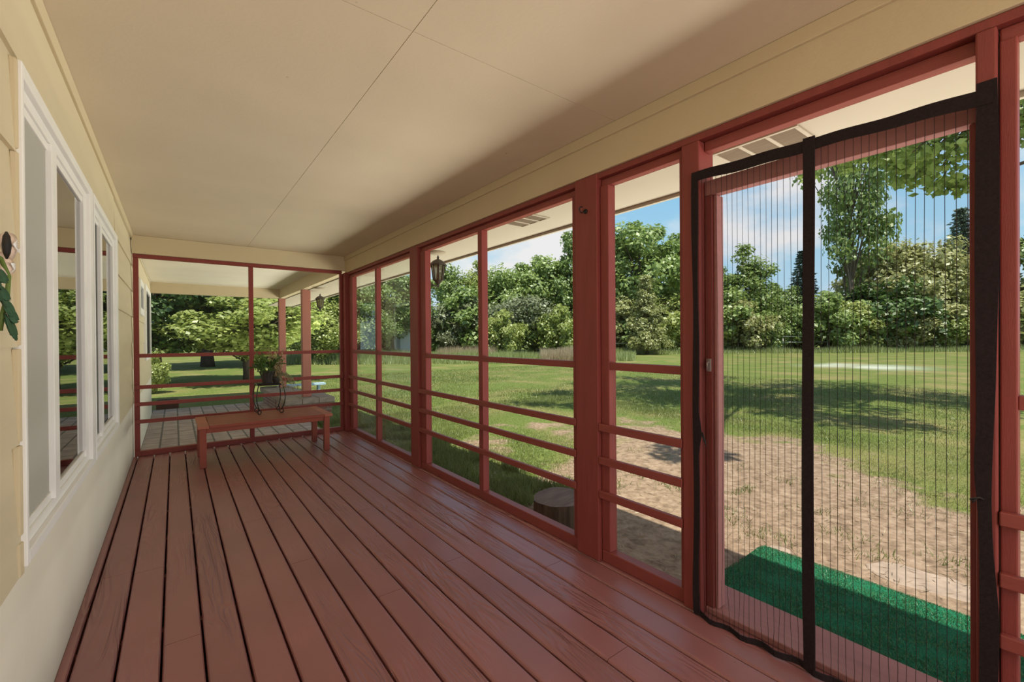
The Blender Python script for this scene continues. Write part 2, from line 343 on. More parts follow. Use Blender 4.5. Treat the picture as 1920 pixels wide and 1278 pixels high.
# ------------------------------------------------------------------ the setting: floor, ceiling, walls, beams
Y0, Y1 = -1.9, 6.56
GZ = -0.25
mb = MB()
joints = {2: [(2.41)], 6: [2.836], 5: [3.692], 4: [4.535], 1: [3.261], 8: [2.2, 4.9], 10: [3.4], 12: [1.2, 4.1], 3: [1.0, 5.9], 7: [5.4, .6], 9: [1.1], 11: [2.3, 5.8], 13: [3.0], 14: [1.9, 5.0], 15: [4.0]}
def board(x0, x1, ya, yb):
    c = .008
    mb.prism([(x0,-.035),(x1,-.035),(x1,-c),(x1-c*.6,-.0015),(x1-c*1.6,0),(x0+c*1.6,0),(x0+c*.6,-.0015),(x0,-c)], ya, yb)
board(0.004, 0.040, Y0, Y1)
k = 0
while True:
    a = 0.0495+0.1433*k; b = min(a+0.1345, 2.445)
    if a > 2.42: break
    cuts = [Y0]+sorted(joints.get(k, [3.3]))+[Y1]
    for i in range(len(cuts)-1): board(a, b, cuts[i]+(.0015 if i else 0), cuts[i+1]-.0015)
    k += 1
struct(mb.build('floor', M['deck']), 'red-brown painted deck board floor of the porch', 'floor')
mb = MB().box(2.40, 2.444, Y0, 6.55, -.24, -.036).box(0.03, 2.40, 6.50, 6.545, -.24, -.036)
for jy in np.arange(Y0+.3, 6.4, .6): mb.box(.02, 2.40, jy, jy+.04, -.2, -.037)
struct(mb.build('trim_5', M['red']))

mb = MB()
g = .0012
for (x0, x1) in ((0.0, 1.13), (1.13, 2.44)):
    for (ya, yb) in ((Y0, 1.6), (1.6, 4.04), (4.04, 6.56)):
        mb.box(x0+g, x1-g, ya+g, yb-g, 2.49, 2.50)
mb.box(-.1, 2.46, Y0, 6.56, 2.5005, 2.53, 1)
struct(mb.build('ceiling', [M['ceil'], mat('ceiling_seam', (.48, .37, .24), .8)]), 'cream plywood porch ceiling', 'ceiling')

# house wall with the window openings left open
LAP = [0.60+0.0, 0.70, 0.9925, 1.285, 1.5775, 1.87, 2.1625, 2.455, 2.49]
def laps(mb, ya, yb, za, zb):
    z0s = [-.25]+[z for z in LAP]
    for i in range(len(LAP)-1):
        a, b = max(LAP[i], za), min(LAP[i+1], zb)
        if b-a < .004: continue
        mb.prism([(-.12, a), (0.012, a), (0.012-.012*(b-a)/.2925, b), (-.12, b)], ya, yb)
mb = MB()
WY0, WY1, WZ0, WZ1 = 1.99, 4.80, .64, 2.13
laps(mb, Y0, WY0, .60, 2.49); laps(mb, WY1, 11.55, .60, 2.49)
mb.prism([(-.12, WZ1), (.004, WZ1), (.004, 2.49), (-.12, 2.49)], WY0, WY1)
mb.prism([(-.12, .6), (.004, .6), (.004, WZ0), (-.12, WZ0)], WY0, WY1)
mb.prism([(-.12, -.3), (.006, -.3), (.004, .6), (-.12, .6)], Y0, 11.55, 1)
struct(mb.build('wall_left', [M['siding'], M['skirt']]), 'cream lap siding house wall on the left', 'wall')
# swollen edges of the siding ends beside the first window
mb = MB()
for z0, z1, w in ((.60, .70, .03), (.72, .99, .022), (1.0, 1.28, .016), (1.29, 1.57, .014), (1.58, 1.87, .012), (1.88, 2.15, .012)):
    mb.prism_z([(0.0, 1.958-w), (.016, 1.962-w), (.018, 1.968), (0.0, 1.968)], z0, z1)
struct(mb.build('trim_6', M['cream'], bevel=.004))
# room behind the windows
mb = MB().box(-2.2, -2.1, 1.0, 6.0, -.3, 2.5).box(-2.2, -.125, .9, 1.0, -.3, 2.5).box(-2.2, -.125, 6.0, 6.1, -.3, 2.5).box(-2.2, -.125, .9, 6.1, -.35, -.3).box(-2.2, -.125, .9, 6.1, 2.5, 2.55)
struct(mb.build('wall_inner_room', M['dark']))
# ceiling trim along the house wall
struct(MB().prism([(.0, 2.462), (.016, 2.462), (.03, 2.4895), (.0, 2.4895)], Y0, 6.5).build('trim_1', M['cream'], bevel=.002), 'cream moulding between house wall and ceiling', 'trim')
# long beam over the screens, in two layers, and the red plate under it
mb = MB().box(2.332, 2.47, Y0, 6.5, 2.255, 2.489)
mb.box(2.316, 2.333, Y0, 6.5, 2.428, 2.489)
struct(mb.build('trim_2', M['cream'], bevel=.003), 'cream beam above the long row of screens', 'beam')
struct(MB().box(2.345, 2.47, Y0, 6.47, 2.222, 2.2545).build('trim_3', M['red'], bevel=.004), 'red plate under the cream beam', 'trim')
# far beam
struct(MB().box(0.012, 2.47, 6.5, 6.62, 2.287, 2.489).build('trim_4', M['cream'], bevel=.003), 'cream beam above the far end screens', 'beam')
struct(MB().box(.016, 2.30, 6.535, 6.60, 2.245, 2.2865).build('trim_7', M['red'], bevel=.004))
# soffit, fascia, roof
mb = MB().box(2.472, 3.09, Y0-1, 14.0, 2.272, 2.29)
struct(mb.build('ceiling_eave', M['soffit']), 'cream eave soffit outside the screens', 'soffit')
struct(MB().box(3.09, 3.12, Y0-1, 14.0, 2.25, 2.46).build('trim_8', M['soffit'], bevel=.003), 'eave fascia board', 'fascia')
struct(MB().prism([(3.12, 2.47), (3.12, 2.52), (-3.5, 3.9), (-9.5, 2.6), (-9.5, 2.55), (-3.5, 3.85)][::-1], Y0-1, 14.2).build('ceiling_roof', M['roof']))
# house body behind the porch wall
mb = MB().box(-9.0, -.3, 6.4, 11.52, -.3, 2.55).box(-9.0, -2.3, Y0, 6.3, -.3, 2.55)
struct(mb.build('wall_house', M['siding']))

# covered patio beyond the far screens
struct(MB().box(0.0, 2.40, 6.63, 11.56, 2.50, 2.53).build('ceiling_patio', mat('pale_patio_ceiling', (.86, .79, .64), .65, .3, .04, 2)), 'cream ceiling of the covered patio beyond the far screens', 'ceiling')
struct(MB().box(2.35, 2.48, 6.63, 11.72, 2.285, 2.53).build('trim_9', M['cream'], bevel=.003), 'cream side beam of the far patio', 'beam')
struct(MB().box(0.0, 2.348, 11.56, 11.70, 2.285, 2.53).build('trim_10', M['cream'], bevel=.003), 'cream cross beam of the far patio', 'beam')
struct(MB().box(-.3, 2.30, 6.60, 12.1, -.3, -.16).build('floor_patio', M['paver']), 'grey-brown paver patio floor beyond the far screens', 'floor')

# ------------------------------------------------------------------ windows in the house wall
def window(name, ya, yb, p1, st, p2, label, scr):
    root = empty(name, (0, ya, .62)); struct(root, label, 'window')
    z0, z1 = .62, 2.15; a = .045
    f = MB()
    f.box(-.02, .026, ya, ya+.022, z0, z1).box(-.02, .026, yb-.10, yb, z0, z1)
    f.box(-.02, .026, ya+.022, yb-.10, z1-.045, z1).box(-.02, .026, ya+.022, yb-.10, z0, z0+.04)
    f.build('window_frame', M['white'], root, .003)
    s = MB()
    s.box(-.03, .010, ya+.022, ya+.034, z0+.04, z1-.045).box(-.03, .010, yb-.19, yb-.10, z0+.04, z1-.045)
    s.box(-.03, .010, ya+.034, yb-.19, z1-.085, z1-.045).box(-.03, .010, ya+.034, yb-.19, z0+.04, z0+.075)
    s.box(-.04, .003, ya+.034, yb-.19, z1-.115, z1-.085).box(-.04, .003, ya+.034, yb-.19, z0+.075, z0+.105)
    s.box(-.035, .010, st[0], st[1], z0+.075, z1-.085).box(-.034, .015, st[0]-.003, st[0]+.02, z0+.076, z1-.086)
    s.build('sash', M['white'], root, .002)
    MB().box(-.006, -.003, p1[0], p1[1], z0+.10, z1-.11).build('insect_screen', M[scr], root)
    MB().box(-.034, -.030, p1[0], p1[1], z0+.10, z1-.11).build('pane', M['glass'], root)
    MB().box(-.009, -.005, p2[0], p2[1], z0+.10, z1-.11).build('pane', M['glass'], root)
    return root
window('window_1', 1.962, 3.42, (1.99, 2.44), (2.44, 2.56), (2.56, 3.23), 'larger white sliding window nearest the viewer in the left wall', 'screen_grey')
window('window_2', 3.47, 4.80, (3.50, 3.85), (3.85, 3.98), (3.98, 4.61), 'farther white sliding window in the left wall', 'screen_dark')
# white curtains inside the first window
def curtain(ya, yb, label):
    n = 60; v = []; f = []
    for i in range(n):
        y = ya+(yb-ya)*i/(n-1); x = -.20+.018*math.sin(i*.9)+.008*math.sin(i*2.3)
        v += [(x, y, .45), (x, y, 2.25)]
    f = [(2*i, 2*i+1, 2*i+3, 2*i+2) for i in range(n-1)]
    o = MB().add(v, f, 0, True).build('curtain', M['curtain'], off=(-.2, ya, .45))
    sm = o.modifiers.new('thick', 'SOLIDIFY'); sm.thickness = .003
    return tag(o, label, 'curtain')
curtain(1.80, 2.5, 'white curtain behind the near pane of the nearest house window')
# small windows on the patio wall
def small_window(name, ya, yb, z0, z1):
    r = empty(name, (0, ya, z0)); struct(r)
    f = MB(); w = .09
    f.box(.0, .04, ya, ya+w, z0, z1).box(.0, .04, yb-w, yb, z0, z1).box(.0, .04, ya+w, yb-w, z1-w, z1).box(.0, .04, ya+w, yb-w, z0, z0+w)
    f.build('window_frame', M['white'], r, .004)
    MB().box(.013, .018, ya+w, yb-w, z0+w, z1-w).build('pane', M['dark'], r)
small_window('window_3', 7.55, 8.35, 1.66, 2.13); small_window('window_4', 8.95, 10.7, 1.0, 2.2)

# ------------------------------------------------------------------ red posts, screens, guard rails
def post(x0, x1, y0, y1, z0, z1, label, m='red', name='porch_post'):
    o = MB().box(x0, x1, y0, y1, z0, z1).build(name, M[m], bevel=.005, off=((x0+x1)/2, (y0+y1)/2, z0))
    return tag(o, label, 'post')
p1 = empty('porch_post', (2.41, 1.84, 0), 'wide red square post with a black cup hook, just left of the narrow screen', 'post')
MB().box(2.337, 2.475, 1.752, 1.928, 0.001, 2.2545).build('post_shaft', M['red'], p1, .005)
hk = MB(); hz, hy = 2.052, 1.837
hk.tube([(2.337, hy, hz), (2.331, hy, hz)], .014, 12)
hk.tube([(2.331, hy, hz), (2.315, hy, hz)]+[(2.30-.017*math.cos(a)*1.0+.0, hy, hz+.004+.017*math.sin(a)) for a in np.linspace(-2.6, 2.0, 12)], .0035, 8)
hk.build('cup_hook', M['iron'], p1)['label'] = 'black iron cup hook'
post(2.337, 2.475, 4.142, 4.325, .001, 2.2545, 'red square post between the two wide screens, lantern on its outer side')
post(2.31, 2.44, 6.44, 6.575, .001, 2.2545, 'red corner post where the far end screens meet the side screens')
post(2.34, 2.47, 1.125, 1.215, .001, 2.221, 'slim red jamb post at the left side of the mesh door opening')
post(2.34, 2.47, .181, .226, .001, 2.221, 'slim red jamb post at the right side of the mesh door opening')

RT = [0.806, 0.614, 0.418]
def side_panel(label, ya, yb, mull, stiles=(.045, .045), r1=1.159, pane='pane', z1=2.221, ext=(.02, .02), zs=.07, rails=RT, r1h=.042):
    root = empty('screen_panel', (2.39, ya, 0.002), label, 'screen', 'screen panels along the open side')
    xa, xb = 2.362, 2.425
    MB().box(xa, xb, ya, yb, .002, zs).build('bottom_rail', M['red_rail'], root, .004)
    MB().box(xa+.012, xb, ya, yb, 2.18, z1).build('top_rail', M['red_rail'], root, .004)
    MB().box(xa, xb, yb-stiles[1], yb, zs, 2.18).build('stile', M['red'], root, .004)
    MB().box(xa, xb, ya, ya+stiles[0], zs, 2.18).build('stile', M['red'], root, .004)
    if mull: MB().box(xa, xb-.005, mull[0], mull[1], zs, 2.18).build('mullion', M['red'], root, .003)
    a, b = ya+stiles[0], yb-stiles[1]
    segs = [(a, mull[0]), (mull[1], b)] if mull else [(a, b)]
    for s0, s1 in segs: MB().box(xa+.004, xb-.012, s0, s1, r1-r1h, r1).build('crossbar', M['red_rail'], root, .003)
    for z in rails: MB().box(2.336, xa-.0005, ya-ext[0]+.02, yb+ext[1]-.02, z-.043, z).build('guard_rail', M['red_rail'], root, .004)
    MB().box(2.414, 2.4165, a, b, zs, 2.18).build('mesh_screen', M[pane], root)
    return root
side_panel('hazy two-column red framed screen next to the far corner', 4.33, 6.435, (5.34, 5.40), (.04, .16), pane='pane_haze')
side_panel('wide two-column red framed screen between the two thick red posts', 1.932, 4.138, (3.00, 3.06), (.045, .12))
side_panel('narrow single-column red framed screen left of the mesh door', 1.218, 1.749, None, (.022, .06))
side_panel('red framed screen at the right picture edge beside the mesh door', -1.9, .178, (-.9, -.84), (.03, .036), r1=1.12, rails=[.775, .592, .409])
# far end screens
root = empty('screen_panel', (1.15, 6.56, .002), 'red framed two-column screen across the far end of the porch', 'screen')
ya, yb = 6.54, 6.595
MB().box(.018, 2.309, ya, yb, .002, .062).build('bottom_rail', M['red_rail'], root, .004)
MB().box(.018, .066, ya, yb, .062, 2.244).build('stile', M['red'], root, .004)
MB().box(2.272, 2.309, ya, yb, .062, 2.244).build('stile', M['red'], root, .004)
MB().box(1.145, 1.195, ya, yb, .062, 2.244).build('mullion', M['red'], root, .003)
for s0, s1 in ((.066, 1.145), (1.195, 2.272)): MB().box(s0, s1, ya+.005, yb-.01, 1.116, 1.159).build('crossbar', M['red_rail'], root, .003)
for z in RT: MB().box(.02, 2.305, 6.512, ya-.0005, z-.043, z).build('guard_rail', M['red_rail'], root, .004)
MB().box(.066, 2.272, 6.575, 6.577, .062, 2.244).build('mesh_screen', M['pane'], root)

# door frame with transom and threshold
d = empty('door_1', (2.4, .67, 0)); struct(d, 'red door frame behind the black mesh curtain', 'door')
MB().box(2.385, 2.44, .228, 1.123, 1.965, 2.035).build('header', M['pink'], d, .004)
MB().box(2.385, 2.44, .228, 1.123, 2.175, 2.221).build('transom_rail', M['red_rail'], d, .004)
MB().box(2.385, 2.455, 1.088, 1.123, .03, 1.964).build('jamb', M['red'], d, .004)
MB().box(2.40, 2.46, 1.072, 1.087, .03, 1.964).build('stop', M['pink'], d, .003)
MB().box(2.385, 2.455, .228, .245, .03, 1.964).build('jamb', M['red'], d, .004)
MB().box(2.38, 2.46, .228, 1.123, .001, .029).build('threshold', M['pink'], d, .004)
lt = MB(); lt.box(2.378, 2.3845, 1.093, 1.113, 1.14, 1.20); lt.tube([(2.376, 1.103, 1.185), (2.366, 1.103, 1.18), (2.366, 1.103, 1.15)], .004, 8)
lt.build('latch', M['steel'], d)['label'] = 'small steel latch'
st = MB().box(2.475, 2.70, -.3, 1.30, -.06, -.012).box(2.50, 2.67, -.28, 1.28, -.25, -.06)
tag(st.build('door_step', M['pink'], bevel=.004, off=(2.59, .5, -.25)), 'pale pink wooden step board just outside the mesh door', 'step')
# green turf on a low platform
n1, n2 = 34, 60; v = []; f = []
for i in range(n1):
    for j in range(n2):
        x = 3.03+(3.82-3.03)*i/(n1-1); y = -.62+(1.49+.62)*j/(n2-1)
        edge = max(0, (x-3.75)/.07); e2 = max(0, (y-1.445)/.045)
        z = -.212-.022*min(1, edge)**2-.02*min(1, e2)**2+.0025*math.sin(x*23+y*5)+.002*math.sin(y*17)
        v.append((x+.006*math.sin(y*9), y+.012*math.sin(x*7), z))
for i in range(n1-1):
    for j in range(n2-1): f.append((i*n2+j, (i+1)*n2+j, (i+1)*n2+j+1, i*n2+j+1))
tm = empty('turf_mat', (3.42, .4, -.22), 'green artificial turf mat lying on the ground outside the mesh door', 'mat')
o = MB().add(v, f, 0, True).build('mat_backing', M['turf'], tm); sm = o.modifiers.new('thick', 'SOLIDIFY'); sm.thickness = .012; sm.offset = -1
N = 46000; bx = rng.uniform(3.035, 3.815, N); by = rng.uniform(-.5, 1.48, N); edge = np.clip((bx-3.75)/.07, 0, 1); e2 = np.clip((by-1.445)/.045, 0, 1)
bz = -.212-.022*edge**2-.02*e2**2; ang = rng.uniform(0, 6.283, N); h = rng.uniform(.006, .013, N); w = .0022
dx, dy = np.cos(ang)*w, np.sin(ang)*w
tv = np.stack([np.stack([bx-dx, by-dy, bz], 1), np.stack([bx+dx, by+dy, bz], 1), np.stack([bx+rng.normal(0, .005, N), by+rng.normal(0, .005, N), bz+h], 1)], 1).reshape(-1, 3)
M['turf_blade'] = leaf_material('turf_blade', (.012, .12, .06), (.09, .28, .11), .25)
me = np_mesh('turf_pile', tv-np.array([3.42, .4, -.22]), 3, [M['turf_blade']]); o = bpy.data.objects.new('turf_pile', me); col.objects.link(o); o.parent = tm; o['kind'] = 'stuff'

# ------------------------------------------------------------------ black mesh curtain in the door opening
mc = empty('mesh_door_curtain', (2.325, .67, .012), 'black pleated magnetic mesh curtain hanging in the door opening', 'screen curtain')
XC = 2.326
def sway(z, y):          # gentle cloth waviness, gathering near the floor
    lo = max(0., 1-z/.35)
    return .004*math.sin(z*3+y*4)+lo*.012*math.sin(y*46+z*10)
def top_z(y): return 2.069-(1.146-y)*.034
def bottom_z(y): return .014+.006*math.sin(y*11)
def strip(edges, zs, name, thick=.004, x=XC-.004, m='black', lab=None):
    v = []; f = []
    for z, (a, b) in zip(zs, edges): v += [(x+sway(z, a)*.5, a, z), (x+sway(z, b)*.5, b, z), (x+thick+sway(z, b)*.5, b, z), (x+thick+sway(z, a)*.5, a, z)]
    for i in range(len(zs)-1):
        q = 4*i
        for k in range(4): f.append((q+k, q+(k+1) % 4, q+4+(k+1) % 4, q+4+k))
    f += [(3, 2, 1, 0), tuple(4*(len(zs)-1)+k for k in range(4))]
    return MB().add(v, f).build(name, M[m], mc)
zz = np.linspace(.012, 2.06, 40)
strip([(1.122+.003*math.sin(z*9)+(.0 if abs(z-.86) > .1 else -.018*(1-abs(z-.86)/.1)), 1.150+.003*math.sin(z*7+1)) for z in zz], zz, 'side_band')
def rb(z):               # right band: sags outward and gathers at a tie
    l = .222+.008*math.exp(-((z-.90)/.10)**2)-.004*math.sin(z*3.1)+(.006 if z < .2 else 0)
    r = .180-.006*math.exp(-((z-1.7)/.3)**2)+.012*math.exp(-((z-.8)/.3)**2)-.006*math.exp(-((z-.45)/.15)**2)
    return (min(r, l-.02), l)
strip([rb(z) for z in zz], zz, 'side_band')
strip([(.650+.004*math.sin(z*2.1), .690+.004*math.sin(z*2.1+.4)) for z in zz], zz, 'centre_band', .006, XC-.010)
# top band follows the sagging upper edge
v = []; f = []; ys = np.linspace(1.150, .186, 36)
for y in ys:
    t = top_z(y)+.002*math.sin(y*25); h = .043+.003*math.sin(y*9)
    v += [(XC-.006, y, t-h), (XC-.006, y, t), (XC+.001, y, t), (XC+.001, y, t-h)]
for i in range(len(ys)-1):
    q = 4*i
    for k in range(4): f.append((q+k, q+4+k, q+4+(k+1) % 4, q+(k+1) % 4))
f += [(0, 1, 2, 3), tuple(4*(len(ys)-1)+k for k in (3, 2, 1, 0))]
MB().add(v, f).build('top_band', M['black'], mc)
v = []; f = []
for y in ys:
    t = bottom_z(y); s = sway(.0, y)
    v += [(XC-.006+s, y, t-.012), (XC-.006+s, y, t+.012), (XC+.0+s, y, t+.012), (XC+.0+s, y, t-.012)]
for i in range(len(ys)-1):
    q = 4*i
    for k in range(4): f.append((q+k, q+4+k, q+4+(k+1) % 4, q+(k+1) % 4))
MB().add(v, f).build('bottom_band', M['black'], mc)
def mesh_half(ya, yb):
    ny, nz = 90, 40; v = []; f = []
    for i in range(ny):
        y = ya+(yb-ya)*i/(ny-1)
        for j in range(nz):
            z = bottom_z(y)+(top_z(y)-.02-bottom_z(y))*j/(nz-1)
            v.append((XC+sway(z, y), y, z))
    for i in range(ny-1):
        for j in range(nz-1): f.append((i*nz+j, (i+1)*nz+j, (i+1)*nz+j+1, i*nz+j+1))
    pan = MB().add(v, f, 0, True).build('mesh_panel', M['mesh'], mc)
    n = int(round((yb-ya)/.0235)); pl = MB()
    for k in range(1, n):
        y0 = ya+(yb-ya)*k/n; pts = []
        for j in range(26):
            z = bottom_z(y0)+(top_z(y0)-.03-bottom_z(y0))*j/25
            y = y0+.002*math.sin(z*2.3+k)+.0025*max(0, 1-z/.4)*math.sin(z*22+k*1.7)
            pts.append((XC-.0015+sway(z, y), y, z))
        pl.tube(pts, .0009, 5)
    pl.build('pleat_lines', M['pleat'], pan)['kind'] = 'stuff'
mesh_half(.218, .652); mesh_half(.688, 1.124)
tb = MB(); tb.tube([(XC-.006, .235, .80), (XC-.014, .228, .805), (XC-.012, .216, .812), (XC-.006, .208, .806)], .0035, 6); tb.tube([(XC-.010, .222, .808), (XC-.014, .232, .792)], .003, 6)
tb.build('tie_cord', M['iron'], mc)
tb = MB()
for k in range(4): tb.tube([(XC+.004, 1.118-k*.004, .86), (XC+.002, 1.108-k*.006, .84-.008*k), (XC+.002, 1.102-k*.004, .825-.01*k)], .002, 5)
tb.build('frayed_threads', M['iron'], mc)

# ------------------------------------------------------------------ bench
bn = empty('bench', (1.22, 5.85, 0), 'long low red wooden bench in front of the far screens', 'bench')
bt = MB()
for k in range(5): bt.box(.662, 1.782, 5.502+k*.1484, 5.502+k*.1484+.1464, .40, .43)
bt.build('top_boards', M['bench_red'], bn, .003)
MB().box(.565, .660, 5.50, 6.245, .40, .43).build('end_board', M['bench_end'], bn, .003)
MB().box(1.784, 1.876, 5.50, 6.245, .40, .43).build('end_board', M['bench_end'], bn, .003)
for x in (.578, 1.783):
    for y in (5.512, 6.09): MB().box(x, x+.06, y, y+.06, .0005, .3995).build('leg', M['bench_red'], bn, .004)
MB().box(.639, 1.782, 5.522, 5.545, .352, .3995).build('apron', M['bench_red'], bn, .003)
MB().box(.639, 1.782, 6.11, 6.133, .352, .3995).build('apron', M['bench_red'], bn, .003)
MB().box(.60, .622, 5.573, 6.089, .352, .3995).build('apron', M['bench_red'], bn, .003)
MB().box(1.80, 1.822, 5.573, 6.089, .352, .3995).build('apron', M['bench_red'], bn, .003)

# ------------------------------------------------------------------ plant stand and plants on the bench
SX, SY, SZ = 1.285, 6.03, .43; ST = .345
ps = empty('plant_stand', (SX, SY, SZ), 'black wrought iron plant stand with curled feet on the red bench', 'plant stand')
fr = MB(); q = .125
ring = [(SX-q, SY-q), (SX+q, SY-q), (SX+q, SY+q), (SX-q, SY+q)]
for i in range(4):
    a, b = ring[i], ring[(i+1) % 4]; fr.tube([(a[0], a[1], SZ+ST), (b[0], b[1], SZ+ST)], .006, 8)
for k in (-.06, 0, .06): fr.tube([(SX-q, SY+k, SZ+ST), (SX+q, SY+k, SZ+ST)], .003, 6)
fr.tube([(SX+.085*math.cos(a), SY+.085*math.sin(a), SZ+ST-.035) for a in np.linspace(0, 2*math.pi, 25)], .004, 6)
fr.build('top_frame', M['iron'], ps)
for sx, sy in ((-1, -1), (1, -1), (1, 1), (-1, 1)):
    pts = []
    for t in np.linspace(0, 1, 16):
        out = .125+.035*math.sin(t*math.pi*.9)-.02*t
        pts.append((SX+sx*out, SY+sy*out, SZ+ST-t*(ST-.05)))
    ex, ey = pts[-1][0], pts[-1][1]
    for a in np.linspace(math.pi*.5, math.pi*2.35, 14):
        d_ = .026*math.cos(a)
        pts.append((ex+sx*d_*.7, ey+sy*d_*.7, SZ+.031+.026*math.sin(a)*.9))
    MB().tube(pts, .0055, 8).build('leg', M['iron'], ps)
def leaves(cs, dirs, L, W, bend=.3):
    """each leaf a pointed quad from centre c along direction"""
    n = len(cs); d = dirs/np.linalg.norm(dirs, axis=1, keepdims=True)
    s = np.cross(d, rng.normal(0, 1, (n, 3))); s /= np.linalg.norm(s, axis=1, keepdims=True)
    L = np.broadcast_to(L, (n,))[:, None]; W = np.broadcast_to(W, (n,))[:, None]
    return np.stack([cs, cs+d*L*.5+s*W*.5, cs+d*L, cs+d*L*.5-s*W*.5], 1).reshape(-1, 3)
PX, PY, PZ = 1.262, 5.995, SZ+ST+.0065
pp = empty('potted_plant', (PX, PY, PZ), 'leafy dark green houseplant in a ribbed dark pot on the iron stand', 'plant')
pot = MB(); prof = [(.035, 0), (.042, .012), (.046, .03), (.062, .10), (.078, .145), (.082, .15), (.082, .158), (.07, .158), (.066, .14)]
pot.lathe(prof, 18, (PX, PY, PZ))
for k in range(12):
    a = k*math.pi/6; pot.tube([(PX+r*math.cos(a), PY+r*math.sin(a), PZ+z) for r, z in prof[1:6]], .0055, 6)
pot.build('pot', M['pot'], pp)
MB().lathe([(.0655, .13), (.05, .148), (.02, .156)], 14, (PX, PY, PZ)).build('moss', M['straw'], pp)
cs = []; ds = []; stems = MB()
for k in range(22):
    a = rng.uniform(0, 6.283); tilt = rng.uniform(.2, 1.0); ln = rng.uniform(.12, .26)
    b0 = Vector((PX+.02*math.cos(a), PY+.02*math.sin(a), PZ+.14)); dr = Vector((math.cos(a)*math.sin(tilt), math.sin(a)*math.sin(tilt), math.cos(tilt)))
    pts = [b0+dr*ln*t+Vector((0, 0, -.07*t*t*tilt)) for t in np.linspace(0, 1, 6)]; stems.tube(pts, .0025, 5)
    for p in pts[2:]:
        for _ in range(4):
            cs.append(p); ds.append(np.array(dr)*.7+rng.normal(0, .6, 3))
stems.build('stems', M['leaf_dark'], pp)
me = np_mesh('foliage', leaves(np.array(cs), np.array(ds), rng.uniform(.035, .07, len(cs)), .016)-np.array([PX, PY, PZ]), 4, [M['leaf_dark']])
o = bpy.data.objects.new('foliage', me); col.objects.link(o); o.parent = pp
DX, DY = 1.395, 6.01
dp = empty('dried_plant', (DX, DY, SZ+ST+.003), 'withered tan plant with trailing grey-green stems beside the ribbed pot', 'plant')
MB().lathe([(.030, .004), (.045, .05), (.05, .085), (.042, .085)], 14, (DX-.03, DY+.02, SZ+ST)).build('pot', M['pot'], dp)
cs = []; ds = []; stems = MB(); cg = []; dg = []
for k in range(34):
    a = rng.uniform(0, 6.283); b0 = Vector((DX-.03+.02*math.cos(a), DY+.02+.02*math.sin(a), SZ+ST+.07))
    if k < 24:
        ht = rng.uniform(.12, .36); pts = [b0+Vector((math.cos(a)*.06*t, math.sin(a)*.06*t, ht*t)) for t in np.linspace(0, 1, 7)]
        for p in pts[1:]:
            for _ in range(5): cs.append(p); ds.append(rng.normal(0, 1, 3)+np.array([0, 0, -.9]))
    else:
        a = rng.uniform(-1.6, 1.2); pts = [b0+Vector((math.cos(a)*.21*t, math.sin(a)*.21*t, .30*t-.42*t*t)) for t in np.linspace(0, 1, 9)]
        for p in pts[2:]:
            for _ in range(3): cg.append(p); dg.append(rng.normal(0, 1, 3)+np.array([0, 0, -.5]))
    stems.tube(pts, .002, 5)
stems.build('stems', M['straw'], dp)
for nm, c_, d_, m_ in (('withered_leaves', cs, ds, 'straw'), ('trailing_leaves', cg, dg, 'leaf_grey')):
    me = np_mesh(nm, leaves(np.array(c_), np.array(d_), .035, .011)-np.array([DX, DY, SZ+ST+.003]), 4, [M[m_]])
    o = bpy.data.objects.new(nm, me); col.objects.link(o); o.parent = dp

# ------------------------------------------------------------------ wall ornament by the first window
wo_ = empty('wall_ornament', (.02, 1.80, 1.48), 'butterfly and green leaf wall ornament at the left picture edge beside the near window', 'ornament')
def wing(cy, cz, sy, sz, rot, name, m):
    n = 18; v = [(.052, cy, cz)]; pts = []
    for k in range(n):
        a = 2*math.pi*k/n; r = 1+.12*math.sin(3*a); y, z = sy*math.cos(a)*r, sz*math.sin(a)*r
        pts.append((.034+.018*(1+math.cos(a))*.5, cy+y*math.cos(rot)-z*math.sin(rot), cz+y*math.sin(rot)+z*math.cos(rot)))
    v += pts
    o = MB().add(v, [(0, 1+i, 1+(i+1) % n) for i in range(n)], 0, True).build(name, m, wo_)
    s_ = o.modifiers.new('thick', 'SOLIDIFY'); s_.thickness = .003
    rib = MB()
    for k in range(6):
        a = -.9+k*.36; e_ = (.045, cy+sy*.9*math.cos(a+rot), cz+sz*.9*math.sin(a+rot)); rib.tube([(.053, cy-sy*.6, cz), (.055, (cy+e_[1])/2, (cz+e_[2])/2), e_], .0012, 5)
    rib.build('wing_vein', M['white'], o)
wing(1.862, 1.585, .034, .036, .1, 'wing', M['petal']); wing(1.838, 1.532, .030, .028, -.5, 'wing', M['petal'])
MB().lathe([(.002, -.035), (.007, -.02), (.009, .0), (.007, .022), (.002, .034)], 12, (.05, 1.80, 1.575)).build('body', M['iron'], wo_)
gl = MB()
gl.tube([(.03, 1.72, 1.55), (.04, 1.80, 1.54), (.045, 1.84, 1.50), (.04, 1.85, 1.45), (.035, 1.83, 1.40), (.03, 1.835, 1.36)], .005, 6)
gl.build('stem', M['leaf_mid'], wo_)
wo_.location = (.02, 1.665, 1.45)
M['leaf_ornament'] = mat('ornament_leaf', (.045, .10, .055), .6, .3, .25, 20)
